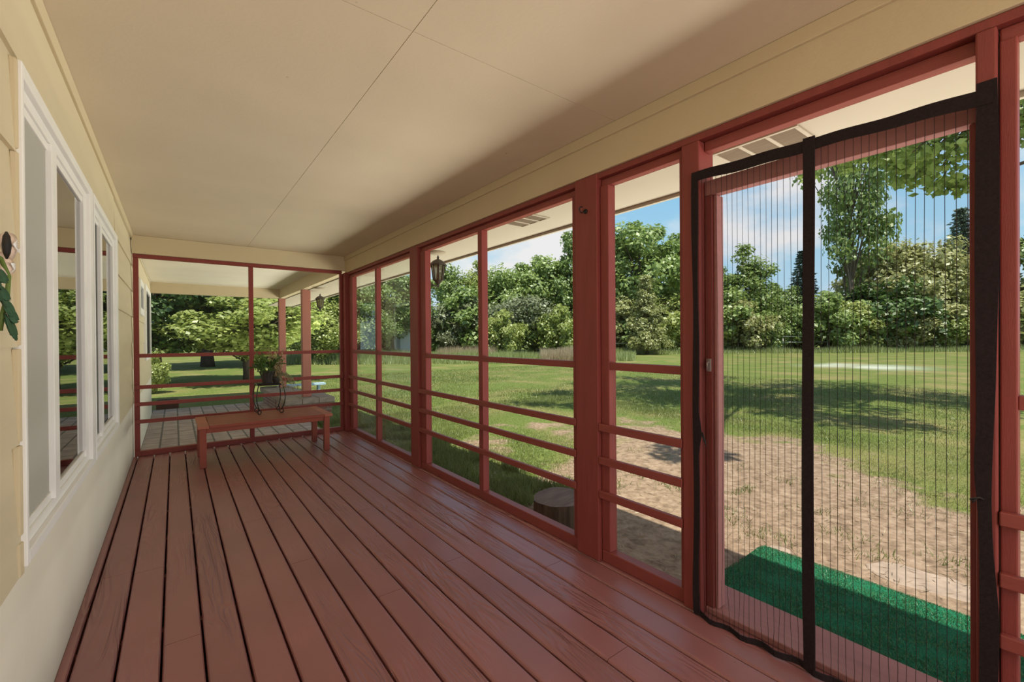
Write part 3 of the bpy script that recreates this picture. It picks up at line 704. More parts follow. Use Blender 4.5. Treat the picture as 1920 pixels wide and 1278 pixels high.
for k in range(15):
    t_ = k/14; cy, cz = 1.735+.105*t_+random.uniform(-.012, .012), 1.535-.15*t_+random.uniform(-.03, .02); an = random.uniform(-2.6, -.3); L_, W_ = random.uniform(.040, .062), random.uniform(.014, .020)
    ax, pp_ = (math.cos(an), math.sin(an)), (-math.sin(an), math.cos(an)); v = []
    for u in np.linspace(0, 1, 7):
        w = W_*math.sin(math.pi*min(1, u*.92+.04))**.8
        for q_ in (-1, 0, 1): v.append((.036+.003*k/14+.012*u+(.004 if q_ else 0), cy+ax[0]*L_*u+pp_[0]*w*q_, cz+ax[1]*L_*u+pp_[1]*w*q_))
    f = [(3*i+j, 3*i+j+1, 3*i+j+4, 3*i+j+3) for i in range(6) for j in range(2)]
    o = MB().add(v, f, 0, True).build('leaf', M['leaf_ornament'], wo_); s_ = o.modifiers.new('thick', 'SOLIDIFY'); s_.thickness = .0015

# ------------------------------------------------------------------ eave vents, discs, lanterns
def vent(ya, yb, xa, xb, label):
    r = empty('eave_vent', ((xa+xb)/2, (ya+yb)/2, 2.2715), label, 'vent', 'eave vents')
    zt = 2.2715; b = .018; f = MB(); w = (yb-ya-4*b)/3
    f.box(xa, xa+b, ya, yb, zt-.008, zt).box(xb-b, xb, ya, yb, zt-.008, zt)
    for k in range(4): f.box(xa+b, xb-b, ya+k*(w+b), ya+k*(w+b)+b, zt-.008, zt)
    f.build('vent_frame', M['soffit'], r, .002)
    for k in range(3):
        g_ = MB(); y0 = ya+b+k*(w+b); n = 16
        for i in range(n):
            x = xa+b+(xb-xa-2*b)*i/n; g_.add([(x, y0, zt-.001), (x+.011, y0, zt-.005), (x+.011, y0+w, zt-.005), (x, y0+w, zt-.001), (x, y0, zt-.0005), (x+.012, y0, zt-.0005), (x+.012, y0+w, zt-.0005), (x, y0+w, zt-.0005)], [(0, 1, 2, 3), (4, 5, 1, 0), (3, 2, 6, 7), (7, 6, 5, 4)])
        g_.build('grille', M['grille'], r)
vent(.83, 1.24, 2.66, 2.89, 'three-section eave vent above the mesh door')
vent(2.66, 3.02, 2.59, 2.80, 'three-section eave vent above the wide middle screen')
for (x, y, lab) in ((2.63, 6.09, 'round soffit disc above the hazy far side screen'), (2.55, 8.75, 'round soffit disc above the patio lantern'), (2.73, 4.46, 'round soffit disc above the porch post lantern')):
    o = MB().lathe([(.10, -.012), (.105, -.006), (.105, 0)], 24, (0, 0, 0)).build('soffit_disc', M['grille'], off=(x, y, 2.2715)); o.data.transform(Matrix.Translation((x, y, 2.2715)))
    tag(o, lab, 'vent cover', 'soffit discs')
def lantern(x, y, z, px, label):
    r = empty('wall_lantern', (x, y, z), label, 'lantern', 'outdoor lanterns')
    c = (x, y, z)
    MB().lathe([(.006, 0), (.012, .012), (.008, .02), (.018, .034), (.030, .05), (.048, .07), (.055, .078)], 8, c, 0, False, math.pi/8).build('base_finial', M['bronze'], r)
    MB().lathe([(.050, .079), (.070, .235)], 8, c, 0, False, math.pi/8).build('glass_shade', M['lantern_glass'], r)
    rb_ = MB()
    for k in range(8):
        a = math.pi/8+k*math.pi/4; rb_.tube([(x+.052*math.cos(a), y+.052*math.sin(a), z+.075), (x+.073*math.cos(a), y+.073*math.sin(a), z+.238)], .0055, 6)
    rb_.build('cage', M['bronze'], r)
    MB().lathe([(.092, .236), (.094, .244), (.078, .262), (.055, .285), (.035, .295), (.012, .305), (.010, .315), (.014, .322), (.006, .338), (.002, .35)], 8, c, 0, False, math.pi/8).build('roof_cap', M['bronze'], r)
    MB().lathe([(.018, .08), (.02, .12), (.016, .15), (.003, .17)], 10, c).build('bulb', M['lantern_glass'], r)
    br = MB(); br.tube([(px+.004, y, z+.06), (x-.075, y, z+.03), (x-.03, y, z+.01), (x, y, z+.03)], .010, 8)
    br.box(px, px+.014, y-.045, y+.045, z+.0, z+.16); br.build('bracket', M['bronze'], r, .003)
lantern(2.655, 4.30, 1.86, 2.476, 'bronze carriage lantern on the outside of the middle red post')
lantern(2.70, 9.36, 1.88, 2.506, 'bronze carriage lantern on the patio post standing on the brick pier')

# ------------------------------------------------------------------ patio posts, pier
bp_ = empty('brick_pier', (2.44, 9.7, GZ), 'brick pier with a grey stone cap carrying the nearer patio post', 'pier')
MB().box(2.05, 2.82, 9.06, 10.28, GZ, .10).build('brick_base', M['brick'], bp_, .004)
cp = MB()
for k in range(3): cp.box(1.99+k*.295, 1.99+k*.295+.290, 9.0, 9.66, .101, .20); cp.box(1.99+k*.295, 1.99+k*.295+.290, 9.665, 10.34, .101, .20)
cp.build('stone_cap', M['stone'], bp_, .012)
lw = empty('low_brick_wall', (2.2, 11.2, GZ), 'low capped brick wall running back from the pier', 'wall')
MB().box(2.05, 2.56, 10.36, 12.0, GZ, .10).build('brick_base', M['brick'], lw, .004)
MB().box(1.99, 2.62, 10.36, 12.06, .101, .20).build('stone_cap', M['stone'], lw, .012)
post(2.355, 2.505, 9.28, 9.43, .201, 2.284, 'faded red patio post nearer the viewer, standing on the brick pier', 'post_pink', 'patio_post')
post(2.335, 2.475, 11.56, 11.70, .201, 2.284, 'farther faded red patio post, left of the nearer one', 'post_pink', 'patio_post')

# ------------------------------------------------------------------ lawn
def vnoise(x, y, s, seed):
    r = np.random.default_rng(seed); G = r.random((64, 64)); X = (x/s) % 64; Y = (y/s) % 64
    i = np.floor(X).astype(int) % 64; j = np.floor(Y).astype(int) % 64; fx, fy = X-np.floor(X), Y-np.floor(Y); fx = fx*fx*(3-2*fx); fy = fy*fy*(3-2*fy)
    i2, j2 = (i+1) % 64, (j+1) % 64
    return (G[i, j]*(1-fx)+G[i2, j]*fx)*(1-fy)+(G[i, j2]*(1-fx)+G[i2, j2]*fx)*fy
def sstep(a, b, t): t = np.clip((t-a)/(b-a), 0, 1); return t*t*(3-2*t)
def dirt_mask(x, y):
    fy_ = np.interp(x, [2.4, 3.2, 3.8, 4.7, 6.5, 7.9, 9], [2.85, 2.95, 3.5, 4.0, 5.0, 4.3, 3.4])
    xe = np.interp(y, [-4, .8, 1.5, 2.5, 3, 4.6, 5.2], [6.0, 6.2, 6.6, 7.1, 7.0, 7.0, 6.4])
    d_ = np.minimum(fy_-y, xe-x)+1.3*(vnoise(x, y, .9, 3)-.5)
    m = sstep(-1.7, 1.2, d_)
    spots = sstep(.62, .85, vnoise(x, y, .8, 5))*sstep(8.5, 6.0, x)*sstep(9.5, 5.5, y)*.65
    near = sstep(3.5, 2.7, x)*sstep(2.6, 3.4, y)*sstep(9, 7, y)*.55
    return np.clip(np.maximum(np.maximum(m, spots), near), 0, 1)
gx = np.concatenate([np.arange(-14, 2, 1.0), np.arange(2, 12, .16), np.arange(12, 24, .5), np.arange(24, 110, 2.0)])
gy = np.concatenate([np.arange(-24, -3, 1.5), np.arange(-3, 10, .16), np.arange(10, 24, .5), np.arange(24, 110, 2.0)])
GX, GY = np.meshgrid(gx, gy, indexing='ij'); zz_ = GZ+.05*(vnoise(GX, GY, 3.0, 8)-.5)*sstep(3.5, 6, GX)
zz_ = zz_+0.02*(vnoise(GX, GY, .5, 9)-.5)*(GX > 2.7)
zz_ = np.where((GX < 2.75) & (GY < 13), GZ-.03, zz_)
nx_, ny_ = GX.shape
idx = np.arange(nx_*ny_).reshape(nx_, ny_)
quads = np.stack([idx[:-1, :-1], idx[1:, :-1], idx[1:, 1:], idx[:-1, 1:]], -1).reshape(-1, 4)
me = bpy.data.meshes.new('lawn'); me.from_pydata(np.stack([GX, GY, zz_], -1).reshape(-1, 3).tolist(), [], quads.tolist()); me.update()
a_ = me.attributes.new('dirt', 'FLOAT', 'POINT'); a_.data.foreach_set('value', dirt_mask(GX, GY).ravel().astype(np.float32))
pl_ = np.exp(-((GX-29.5)/3.0)**4-((GY-6.6)/2.0)**4)*.0
u_ = (GX-28.5)*.25+(GY-7.2)*.97; w_ = (GX-28.5)*.97-(GY-7.2)*.25
pl_ = np.clip(np.exp(-(u_/2.4)**4-(w_/1.7)**4)*(.3+1.2*vnoise(GX, GY, .7, 12)), 0, .85)
a_ = me.attributes.new('pale', 'FLOAT', 'POINT'); a_.data.foreach_set('value', pl_.ravel().astype(np.float32))
me.materials.append(M['ground']); me.polygons.foreach_set('use_smooth', [True]*len(me.polygons))
lawn = bpy.data.objects.new('lawn', me); col.objects.link(lawn); struct(lawn, 'green lawn with a bare dirt patch outside the door', 'ground')

def grass_mesh(name, N, xr, yr, hmin, hmax, w, keep, dense=1.0):
    x = rng.uniform(*xr, N); y = rng.uniform(*yr, N); k = rng.random(N) < keep(x, y); x, y = x[k], y[k]; n = len(x)
    h = rng.uniform(hmin, hmax, n); a = rng.uniform(0, 6.283, n); lx, ly = rng.normal(0, .45, n)*h, rng.normal(0, .45, n)*h
    z = np.full(n, GZ-.012)
    dx, dy = np.cos(a)*w, np.sin(a)*w
    return np.stack([np.stack([x-dx, y-dy, z], 1), np.stack([x+dx, y+dy, z], 1), np.stack([x+lx, y+ly, z+h], 1)], 1).reshape(-1, 3)
def keep_near(x, y):
    c = 1-dirt_mask(x, y)*1.25+.25*(vnoise(x, y, .35, 21)-.5)
    clear = ((x < 3.9) & (y < 1.56)) | ((x < 2.95) & (y > 8.9) & (y < 12.2)) | ((x < 2.6)) | ((np.hypot(x-2.86, y-2.66) < .26))
    dist = np.hypot(x, y)
    tuft = sstep(.78, .95, vnoise(x, y, .24, 31))*sstep(.35, .8, vnoise(x, y, 1.1, 33))*.9
    return np.where(clear, 0, np.maximum(np.clip(c, 0, 1)*np.clip(1.25-dist/22, .25, 1), tuft*(x > 3.9)))
gv = np.concatenate([grass_mesh('a', 300000, (2.5, 9), (-.5, 9), .02, .065, .0035, keep_near),
                     grass_mesh('b', 260000, (2.6, 18), (1, 20), .03, .075, .007, lambda x, y: keep_near(x, y)*((x > 8) | (y > 8)))])
tufts = [(1372, 962), (1366, 975), (1180, 882), (1204, 890), (1245, 905), (1160, 905), (1268, 912), (1420, 1003), (1470, 1012), (1560, 1000), (1600, 1010), (1640, 1045), (1655, 1050), (1772, 1052), (1800, 1060), (1350, 930), (1480, 905), (1580, 915), (1690, 900), (1740, 930), (1800, 940), (1620, 945), (1530, 960), (1250, 860), (1190, 845), (1700, 965), (1380, 880)]
for px, py in tufts:
    v_ = _f+_r*(px-960)/FPX-_u*(py-639)/FPX; t_ = (GZ-CAM[2])/v_[2]; x0, y0 = CAM[0]+v_[0]*t_, CAM[1]+v_[1]*t_
    n_ = int(rng.integers(25, 70)); x = x0+rng.normal(0, .075, n_); y = y0+rng.normal(0, .075, n_); h = rng.uniform(.03, .085, n_); a = rng.uniform(0, 6.283, n_); dx, dy = np.cos(a)*.004, np.sin(a)*.004; z = np.full(n_, GZ-.012)
    gv = np.concatenate([gv, np.stack([np.stack([x-dx, y-dy, z], 1), np.stack([x+dx, y+dy, z], 1), np.stack([x+rng.normal(0, .03, n_), y+rng.normal(0, .03, n_), z+h], 1)], 1).reshape(-1, 3)])
me = np_mesh('lawn_grass', gv, 3, [M['grass']]); o = bpy.data.objects.new('lawn_grass', me); col.objects.link(o)
tag(o, 'short green grass growing on the lawn', 'grass', kind='stuff')
# shaggy darker grass and pale chips in the shade along the deck edge
gv = grass_mesh('c', 60000, (2.5, 3.75), (2.9, 8.8), .05, .14, .005, lambda x, y: np.where((np.hypot(x-2.86, y-2.66) < .3), 0, (vnoise(x, y, .33, 41) > .48)*.9))
me = np_mesh('shade_grass', gv, 3, [M['grass']]); o = bpy.data.objects.new('shade_grass', me); col.objects.link(o)
tag(o, 'longer dark grass in the shade along the deck edge', 'grass', kind='stuff')
N = 1500; c0 = np.stack([rng.uniform(2.55, 3.4, N), rng.uniform(2.9, 8, N), np.full(N, GZ+.012)], 1)
me = np_mesh('wood_chips', leaves(c0, rng.normal(0, 1, (N, 3))*np.array([1, 1, .25]), rng.uniform(.015, .04, N), rng.uniform(.01, .02, N)), 4, [M['chip']])
o = bpy.data.objects.new('wood_chips', me); col.objects.link(o); tag(o, 'pale wood chips scattered along the shaded deck edge', 'wood chips', kind='stuff')
N = 9000; c0 = np.stack([rng.uniform(2.6, 8.5, N), rng.uniform(-1, 6.5, N), np.full(N, GZ+.016)], 1); c0 = c0[rng.random(N) < dirt_mask(c0[:, 0], c0[:, 1])*(.3+.7*(vnoise(c0[:, 0], c0[:, 1], .5, 61) > .5))]; c0 = c0[(c0[:, 0] > 3.84) | (c0[:, 1] > 1.5)]; N = len(c0)
M['litter'] = leaf_material('dry_litter', (.16, .11, .07), (.50, .40, .26), .1)
me = np_mesh('dry_grass_litter', leaves(c0, rng.normal(0, 1, (N, 3))*np.array([1, 1, .1]), rng.uniform(.03, .10, N), rng.uniform(.003, .008, N)), 4, [M['litter']])
o = bpy.data.objects.new('dry_grass_litter', me); col.objects.link(o); tag(o, 'dry grass litter lying on the bare dirt patch', 'litter', kind='stuff')
# meadow strip at the back of the lawn
def meadow(name, m, N, segs, hr, label):
    vs = []
    for (px0, px1, d0, d1, frac) in segs:
        n = int(N*frac); px = rng.uniform(px0, px1, n); dp_ = rng.uniform(d0, d1, n); v_ = _f[None]+_r[None]*((px-960)/FPX)[:, None]
        x = CAM[0]+v_[:, 0]*dp_; y = CAM[1]+v_[:, 1]*dp_; h = rng.uniform(*hr, n)*(.5+vnoise(x, y, 2.2, 51)); a = rng.uniform(0, 6.283, n); w = .02
        z = np.full(n, GZ-.03); dx, dy = np.cos(a)*w, np.sin(a)*w
        vs.append(np.stack([np.stack([x-dx, y-dy, z], 1), np.stack([x+dx, y+dy, z], 1), np.stack([x+rng.normal(0, .12, n), y+rng.normal(0, .12, n), z+h], 1)], 1).reshape(-1, 3))
    me = np_mesh(name, np.concatenate(vs), 3, [m]); o = bpy.data.objects.new(name, me); col.objects.link(o); tag(o, label, 'grass', kind='stuff')
meadow('meadow_grass', M['reed'], 60000, [(520, 960, 28, 44, .6), (900, 1190, 30, 38, .25), (1130, 1990, 42, 47, .35)], (.2, .65), 'tall green meadow grass at the back of the lawn')
meadow('seed_grass', M['seed_grass'], 9000, [(1015, 1085, 29, 33, .7), (820, 930, 38, 44, .3)], (.5, 1.0), 'pinkish tan seeding grass in the meadow strip')

# stump, flat stones
sp = empty('tree_stump', (2.86, 2.66, GZ), 'short cut log stump standing on the ground outside the wide screen', 'stump')
n = 28; pr = [.185*(1+.05*math.sin(3*a)+.03*math.sin(7*a+1)) for a in np.linspace(0, 2*math.pi, n, endpoint=False)]
v = []; f = []
for lv, (zf, sc) in enumerate(((-.01, 1.08), (.08, 1.0), (.22, .97), (.262, .96))):
    for k in range(n):
        a = 2*math.pi*k/n; v.append((2.86+pr[k]*sc*math.cos(a), 2.66+pr[k]*sc*math.sin(a)*1.15, GZ+zf+(.02*math.cos(a) if lv > 1 else 0)))
for i in range(3):
    for k in range(n): f.append((i*n+k, i*n+(k+1) % n, (i+1)*n+(k+1) % n, (i+1)*n+k))
MB().add(v, f, 0, True).build('bark', M['log_side'], sp)
MB().add(v[3*n:], [tuple(range(n))]).build('cut_face', M['log_top'], sp)
def flagstone(cx, cy, rx, ry, rot, label, seed):
    r_ = random.Random(seed); n = 16; poly = []
    for k in range(n):
        a = 2*math.pi*k/n; q_ = 1+r_.uniform(-.13, .13); x, y = rx*q_*math.cos(a), ry*q_*math.sin(a); poly.append((cx+x*math.cos(rot)-y*math.sin(rot), cy+x*math.sin(rot)+y*math.cos(rot)))
    tag(MB().prism_z(poly, GZ-.03, GZ+.012).build('stepping_stone', M['flag'], bevel=.012, off=(cx, cy, GZ)), label, 'stone', 'flat stepping stones')
flagstone(4.13, .66, .17, .30, .1, 'large flat pale stone in the dirt beyond the green mat', 1)
flagstone(3.86, 1.40, .06, .09, .4, 'small flat pale stone at the back edge of the green mat', 2)
bl = empty('lawn_bench', (3.5, 13.6, GZ), 'pale blue bench board on the lawn behind the brick pier', 'bench')
MB().box(2.80, 3.85, 13.45, 13.72, .02, .075).build('seat', M['blue'], bl, .005)
for x in (2.95, 3.65): MB().box(x, x+.06, 13.5, 13.68, GZ-.02, .02).build('leg', M['blue'], bl)
x, y = column(627, 32); tag(MB().tube([(x, y, GZ-.05), (x+.02, y, 1.42)], .03, 8).build('garden_stake', M['stake'], off=(x, y, GZ)), 'thin grey stake standing in the far lawn', 'stake')
pt = empty('brown_planter', (.22, 12.6, GZ), 'dark brown planter box by the patio corner under the shrub', 'planter')
MB().box(.05, .45, 12.42, 12.78, GZ-.02, -.02).build('box', M['terracotta'], pt, .01)
MB().box(.08, .42, 12.45, 12.75, -.02, -.005).build('soil', M['bark'], pt)

# ------------------------------------------------------------------ trees
def rand_dirs(n):
    d_ = rng.normal(0, 1, (n, 3)); return d_/np.linalg.norm(d_, axis=1, keepdims=True)
def quad_leaves(c, nrm, s):
    n = len(c); nrm = nrm/np.linalg.norm(nrm, axis=1, keepdims=True); t = np.cross(nrm, rng.normal(0, 1, (n, 3))); t /= np.linalg.norm(t, axis=1, keepdims=True); b = np.cross(nrm, t)
    s = np.broadcast_to(s, (n,))[:, None]
    return np.stack([c-t*s*.62, c+b*s*.38-t*s*.05, c+t*s*.62, c-b*s*.38-t*s*.05], 1).reshape(-1, 3)
def crown(ncl, nleaf, centre, rad, rc, leaf, shell=.55, flat=.75):
    d_ = rand_dirs(ncl); rr = (shell+(1-shell)*rng.random(ncl))[:, None]
    cc = np.array(centre)+d_*rr*np.array(rad); per = nleaf//ncl
    c = np.repeat(cc, per, 0); off = rand_dirs(len(c))*(rng.random(len(c))**.45)[:, None]*np.array([1, 1, flat])*np.repeat(rng.uniform(.6, 1.25, ncl), per)[:, None]*rc
    p = c+off; nrm = off/ rc*.9+np.repeat(d_, per, 0)*.35+np.array([0, 0, .55])+rng.normal(0, .55, p.shape)
    return cc, quad_leaves(p, nrm, leaf*rng.uniform(.7, 1.3, len(p)))
def trunk_mb(h, r0, tips, bend=.2):
    t = MB(); base = [Vector((bend*math.sin(z*2.2), bend*.6*math.sin(z*1.7+1), h*z-.1)) for z in np.linspace(0, 1, 8)]
    t.tube(base, [r0*(1.25 if i == 0 else 1-.75*i/7) for i in range(8)], 9)
    for tp in tips:
        tp = Vector(tp); zf = min(.95, max(.25, (tp.z-.8)/h*.75)); p0 = base[min(7, int(zf*7))]
        mid = p0.lerp(tp, .5)+Vector((random.uniform(-.15, .15), random.uniform(-.15, .15), .15))*h*.08
        t.tube([p0, mid, tp], [r0*.35, r0*.22, r0*.06], 6)
    return t
def tree_proto(kind):
    """foliage mesh and trunk mesh of a tree about 10 m tall (bushes about 4 m)"""
    if kind == 'broad': cc, lv = crown(70, 17000, (0, 0, 6.2), (3.4, 3.4, 3.6), 1.25, .26); tm_ = trunk_mb(7.5, .22, cc[::5])
    elif kind == 'round': cc, lv = crown(110, 24000, (0, 0, 5.2), (4.6, 4.6, 4.4), 1.35, .27, .4, .8); tm_ = trunk_mb(6.5, .25, cc[::6])
    elif kind == 'cone':
        parts = []; tips = []
        for z in np.linspace(1.2, 9.6, 12):
            r_ = 3.0*(1-z/10.2)**.8; c_, l_ = crown(max(4, int(9*r_/3)+3), int(300+1300*r_/3), (0, 0, z), (r_, r_, .5), .75, .22, .5); parts.append(l_); tips += list(c_[:2])
        lv = np.concatenate(parts); tm_ = trunk_mb(9, .18, tips)
    elif kind == 'airy': cc, lv = crown(46, 6500, (0, 0, 6.3), (2.1, 2.1, 3.6), .85, .22, .35); tm_ = trunk_mb(9, .13, cc[::2])
    elif kind == 'tall': 
        c1, l1 = crown(52, 7600, (0, 0, 6.9), (2.7, 2.7, 3.0), .85, .17, .45); c2, l2 = crown(26, 2600, (0, 0, 4.2), (1.9, 1.9, 1.6), .7, .17, .5)
        lv = np.concatenate([l1, l2]); tm_ = trunk_mb(8.8, .17, list(c1[::3])+list(c2[::3]), .1)
    elif kind == 'bush': cc, lv = crown(40, 7500, (0, 0, 1.9), (1.9, 1.9, 1.9), .75, .19, .55); tm_ = trunk_mb(2.2, .07, cc[::3], .05)
    elif kind == 'scrub': cc, lv = crown(44, 5200, (0, 0, 2.6), (1.8, 1.8, 2.3), .75, .15, .4); tm_ = trunk_mb(3.6, .07, cc[::1], .1)
    elif kind == 'spruce':
        P_ = []; D_ = []
        for z in np.linspace(.9, 9.7, 34):
            r_ = 2.3*(1-z/10.1)**.9+.1; nb = 9
            for k in range(nb):
                a = k*6.283/nb+z*2.1+rng.normal(0, .15); rl = r_*rng.uniform(.75, 1.1)
                for t in np.linspace(.15, 1, max(4, int(rl*7))):
                    for _ in range(5): P_.append((math.cos(a)*rl*t+rng.normal(0, .07), math.sin(a)*rl*t+rng.normal(0, .07), z-.35*rl*t+.18*rl*t*t-rng.uniform(0, .14))); D_.append((math.cos(a)+rng.normal(0, .7), math.sin(a)+rng.normal(0, .7), -.25+rng.normal(0, .3)))
        lv = leaves(np.array(P_), np.array(D_), .32, .10); tm_ = trunk_mb(9.7, .14, [], .02)
    return lv, tm_
protos = {}
def plant_tree(kind, leaf, px, depth, top, label, group=None, wide=1.0, name='tree', bark='bark', cat='tree', xy=None, h=None):
    hor = 635-.0071*(px-960); x, y = column(px, depth) if xy is None else xy
    if h is None: h = depth*(hor-top)/FPX+1.55
    unit = {'bush': 3.9, 'scrub': 5.0, 'round': 10.2, 'spruce': 9.8}.get(kind, 10.0)
    key = (kind, leaf, bark)
    if kind not in protos:
        lv, tm_ = tree_proto(kind); me = np_mesh('foliage', lv, 4, [M['leaf_mid']]); to = tm_.build('trunk', M['bark']); protos[kind] = (me, to.data); bpy.data.objects.remove(to)
    fme, tme = protos[kind]
    r = bpy.data.objects.new(name, None); col.objects.link(r); r.location = (x, y, GZ); s = h/unit; r.scale = (s*wide, s*wide, s); r.rotation_euler = (0, 0, random.uniform(0, 6.283))
    tag(r, label, cat, group)
    for nm, dme, mm in (('foliage', fme, M[leaf]), ('trunk', tme, M[bark])):
        o = bpy.data.objects.new(nm, dme); col.objects.link(o); o.parent = r; o.material_slots[0].link = 'OBJECT'; o.material_slots[0].material = mm
    return r
# beyond the far end screens
plant_tree('broad', 'leaf_dark', 300, 16, 430, 'dark shady tree with a thick trunk behind the patio corner', wide=1.25)
plant_tree('broad', 'leaf_light', 462, 16.5, 530, 'small bright yellow-green maple on the lawn beyond the patio', wide=1.8, name='maple_tree')
plant_tree('broad', 'leaf_dark', 395, 27, 380, 'dark tall tree rising behind the bright maple, left of it', wide=1.5)
plant_tree('broad', 'leaf_dark', 505, 30, 400, 'dark tall tree rising behind the bright maple, right of it', wide=1.4)
plant_tree('round', 'leaf_light', 608, 30, 545, 'bright green tree seen right of the nearer patio post', wide=1.2)
plant_tree('broad', 'leaf_mid', 645, 40, 480, 'mid green tree behind the red corner post', wide=1.3)
plant_tree('broad', 'leaf_dark', 225, 24, 350, 'dark tree half hidden by the end of the house wall', wide=1.4)
plant_tree('bush', 'leaf_light', 283, 13.2, 655, 'leafy shrub by the patio corner, growing over the planter', name='shrub', cat='shrub', wide=.7)
# behind the hazy screen
plant_tree('round', 'leaf_mid', 682, 38, 520, 'rounded green tree in the left half of the hazy screen', wide=1.0)
plant_tree('broad', 'leaf_mid', 738, 42, 505, 'taller green tree in the right half of the hazy screen', wide=1.1)
# behind the wide middle screen
plant_tree('airy', 'leaf_mid', 838, 50, 478, 'thin wispy tree just right of the post lantern', wide=1.0)
plant_tree('airy', 'leaf_light', 893, 52, 490, 'sparse young tree left of the middle mullion')
plant_tree('scrub', 'leaf_grey', 850, 46, 565, 'grey twiggy scrub tree low below the wispy tree', wide=1.1)
plant_tree('round', 'leaf_mid', 952, 52, 487, 'green tree right of the middle mullion')
plant_tree('broad', 'leaf_mid', 1006, 54, 480, 'broad green tree in the middle of the wide screen', wide=1.1)
plant_tree('scrub', 'leaf_grey', 985, 46, 530, 'grey-green scrub tree in front of the broad tree', wide=1.25)
plant_tree('cone', 'leaf_mid', 1068, 50, 440, 'tall pointed green tree at the left edge of the wide post', wide=.85)
plant_tree('bush', 'leaf_light', 945, 42, 580, 'bright lime bush on the meadow strip below the middle mullion', name='bush', cat='bush')
plant_tree('bush', 'leaf_light', 1050, 44, 570, 'bright lime bush left of the wide post', name='bush', cat='bush')
# behind the narrow screen
plant_tree('broad', 'leaf_mid', 1195, 50, 415, 'tall dark-centred green tree filling the narrow screen', wide=1.05)
plant_tree('broad', 'leaf_mid', 1262, 56, 440, 'green tree at the right edge of the narrow screen')
plant_tree('cone', 'leaf_olive', 1212, 42, 520, 'pale olive conical tree in front of the tall tree', wide=1.15)
# behind the mesh door
plant_tree('airy', 'leaf_mid', 1345, 52, 500, 'slim green tree at the left edge of the door mesh', wide=1.2)
plant_tree('airy', 'leaf_mid', 1403, 50, 460, 'slender tall tree in the left door half', wide=1.1)
plant_tree('broad', 'leaf_mid', 1452, 54, 530, 'low green tree beside the slender tree in the left door half')
plant_tree('spruce', 'leaf_spruce', 1506, 54, 468, 'dark spruce just left of the centre band of the door', name='spruce_tree')
plant_tree('tall', 'leaf_mid', 1597, 50, 150, 'very tall tree with a bare visible trunk in the right door half', bark='bark_pale', wide=.62)
plant_tree('round', 'leaf_olive', 1692, 52, 428, 'big rounded olive green tree in the right door half', wide=1.0)
plant_tree('spruce', 'leaf_spruce', 1803, 58, 388, 'dark spruce standing right of the olive tree', name='spruce_tree', wide=.8)
plant_tree('spruce', 'leaf_spruce', 1846, 56, 370, 'dark spruce half hidden by the right band of the door', name='spruce_tree', wide=.8)
plant_tree('broad', 'leaf_mid', 1940, 50, 420, 'green tree glimpsed at the right picture edge')
# understorey row along the back of the lawn
bays = [(250, 550, 'far end screen left of its mullion', 6), (560, 650, 'far end screen', 3), (660, 770, 'hazy screen', 4), (800, 905, 'left half of the wide screen', 4), (915, 1080, 'right half of the wide screen', 5), (1135, 1292, 'narrow screen', 5), (1325, 1510, 'left half of the door mesh', 7), (1535, 1840, 'right half of the door mesh', 10), (1900, 1990, 'screen at the right picture edge', 3)]
for a, b, where, n in bays:
    for k in range(n):
        px = a+(b-a)*(k+.5)/n+random.uniform(-8, 8); right = a > 1500
        kd = random.choice(['bush', 'bush', 'scrub']) if a < 1100 else 'bush'
        lf = random.choice(['leaf_mid', 'leaf_light', 'leaf_grey', 'leaf_mid'] if a < 1100 else ['leaf_mid', 'leaf_mid', 'leaf_light', 'leaf_olive', 'leaf_dark'])
        plant_tree(kd, lf, px, random.uniform(46, 52), random.choice([random.uniform(535, 570), random.uniform(575, 606)])-(20 if right else 0), 'leafy hedge-row bush seen through the '+where, 'hedge bushes seen through the '+where, 1.15, 'hedge_bush', cat='bush')
# big shade tree over the lawn to the right; its canopy overhangs the view through the door
c1, l1 = crown(74, 19000, (11.6, 2.4, 9.2), (5.8, 5.6, 3.0), 1.0, .15, .4)
rng = np.random.default_rng(5)
c2, l2 = crown(26, 3000, (14.0, 2.1, 5.45), (1.8, 1.9, .85), .55, .14, .3)
c4, l4 = crown(9, 900, (11.8, 3.9, 5.5), (1.2, 1.0, .8), .5, .14, .3)
c3, l3 = crown(6, 560, (6.2, 4.6, 6.9), (1.1, 1.6, .4), .45, .14, .3)
c5, l5 = crown(4, 330, (4.7, .5, 6.7), (.6, 1.1, .3), .36, .14, .3)
c6, l6 = crown(5, 500, (7.6, 7.0, 7.2), (1.2, 1.2, .4), .45, .14, .3)
rt = np.array([14.6, -1.6, GZ])
tr_ = empty('shade_tree', tuple(rt), 'broad shade tree outside the door whose leafy branches overhang the upper right', 'tree')
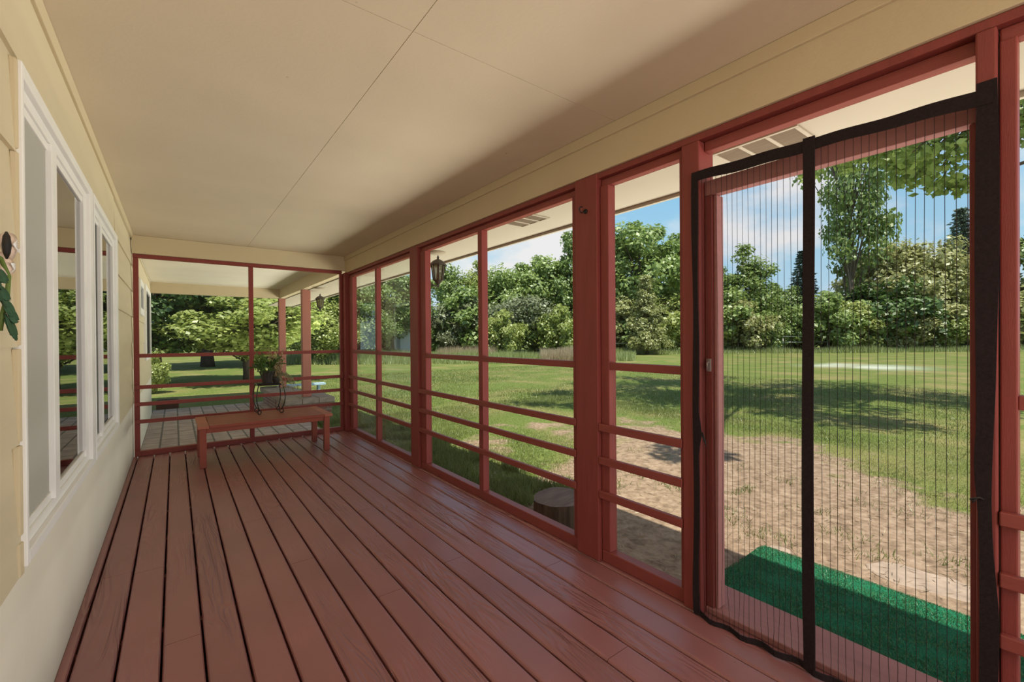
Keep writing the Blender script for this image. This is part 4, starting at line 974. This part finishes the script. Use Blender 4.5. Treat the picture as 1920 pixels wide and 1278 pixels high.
me = np_mesh('foliage', np.concatenate([l1, l2, l3, l4, l5, l6])-rt, 4, [M['leaf_mid']]); o = bpy.data.objects.new('foliage', me); col.objects.link(o); o.parent = tr_
t = MB(); tr0 = [Vector((14.6, -1.6, GZ-.1)), Vector((14.5, -1.4, 2.5)), Vector((14.1, -.8, 4.8)), Vector((13.2, .6, 6.6)), Vector((12.2, 2.6, 8.2)), Vector((11.2, 5, 9.4))]
t.tube(tr0, [.42, .33, .29, .24, .17, .08], 12)
for c_ in np.concatenate([c1[::2], c2, c3[::2], c4[::2], c5[::2], c6[::2]]):
    c_ = Vector(c_); p0 = min(tr0[2:], key=lambda p: (p-c_).length); m_ = p0.lerp(c_, .5)+Vector((random.uniform(-.3, .3), random.uniform(-.3, .3), .25))
    t.tube([p0, m_, c_], [.07, .045, .012], 6)
t.build('trunk', M['bark'], tr_)
# pole, far fence, far house
x, y = column(1764, 55); tag(MB().tube([(x, y, GZ-.2), (x, y, 13.2)], [.16, .13], 10).build('utility_pole', M['stake'], off=(x, y, GZ)), 'pale utility pole between the olive tree and the spruces', 'pole')
fc = empty('rail_fence', (*column(1300, 46.5), GZ), 'white rail fence glimpsed low behind the hedge row', 'fence')
pts = [column(px, 46.5) for px in range(1090, 1560, 42)]
for i, (x, y) in enumerate(pts): MB().tube([(x, y, GZ-.1), (x, y, 1.5)], .05, 8).build('fence_post', M['fence_white'], fc)
for z in (.75, 1.35):
    MB().tube([(x, y, z) for x, y in pts], .06, 6).build('fence_rail', M['fence_white'], fc)
hx, hy = column(758, 43.5); hs = empty('garden_shed', (hx, hy, GZ), 'small white shed with a grey roof glimpsed at the right edge of the hazy screen', 'shed')
MB().box(hx-.8, hx+.8, hy-.9, hy+1.0, GZ-.1, 3.1).build('wall', M['house_white'], hs)
MB().prism([(hx-1.0, 3.1), (hx+1.0, 3.1), (hx, 3.8)], hy-1.1, hy+1.2).build('roof', M['roof'], hs)
for o in scene.objects:
    if '_o' in o: del o['_o']
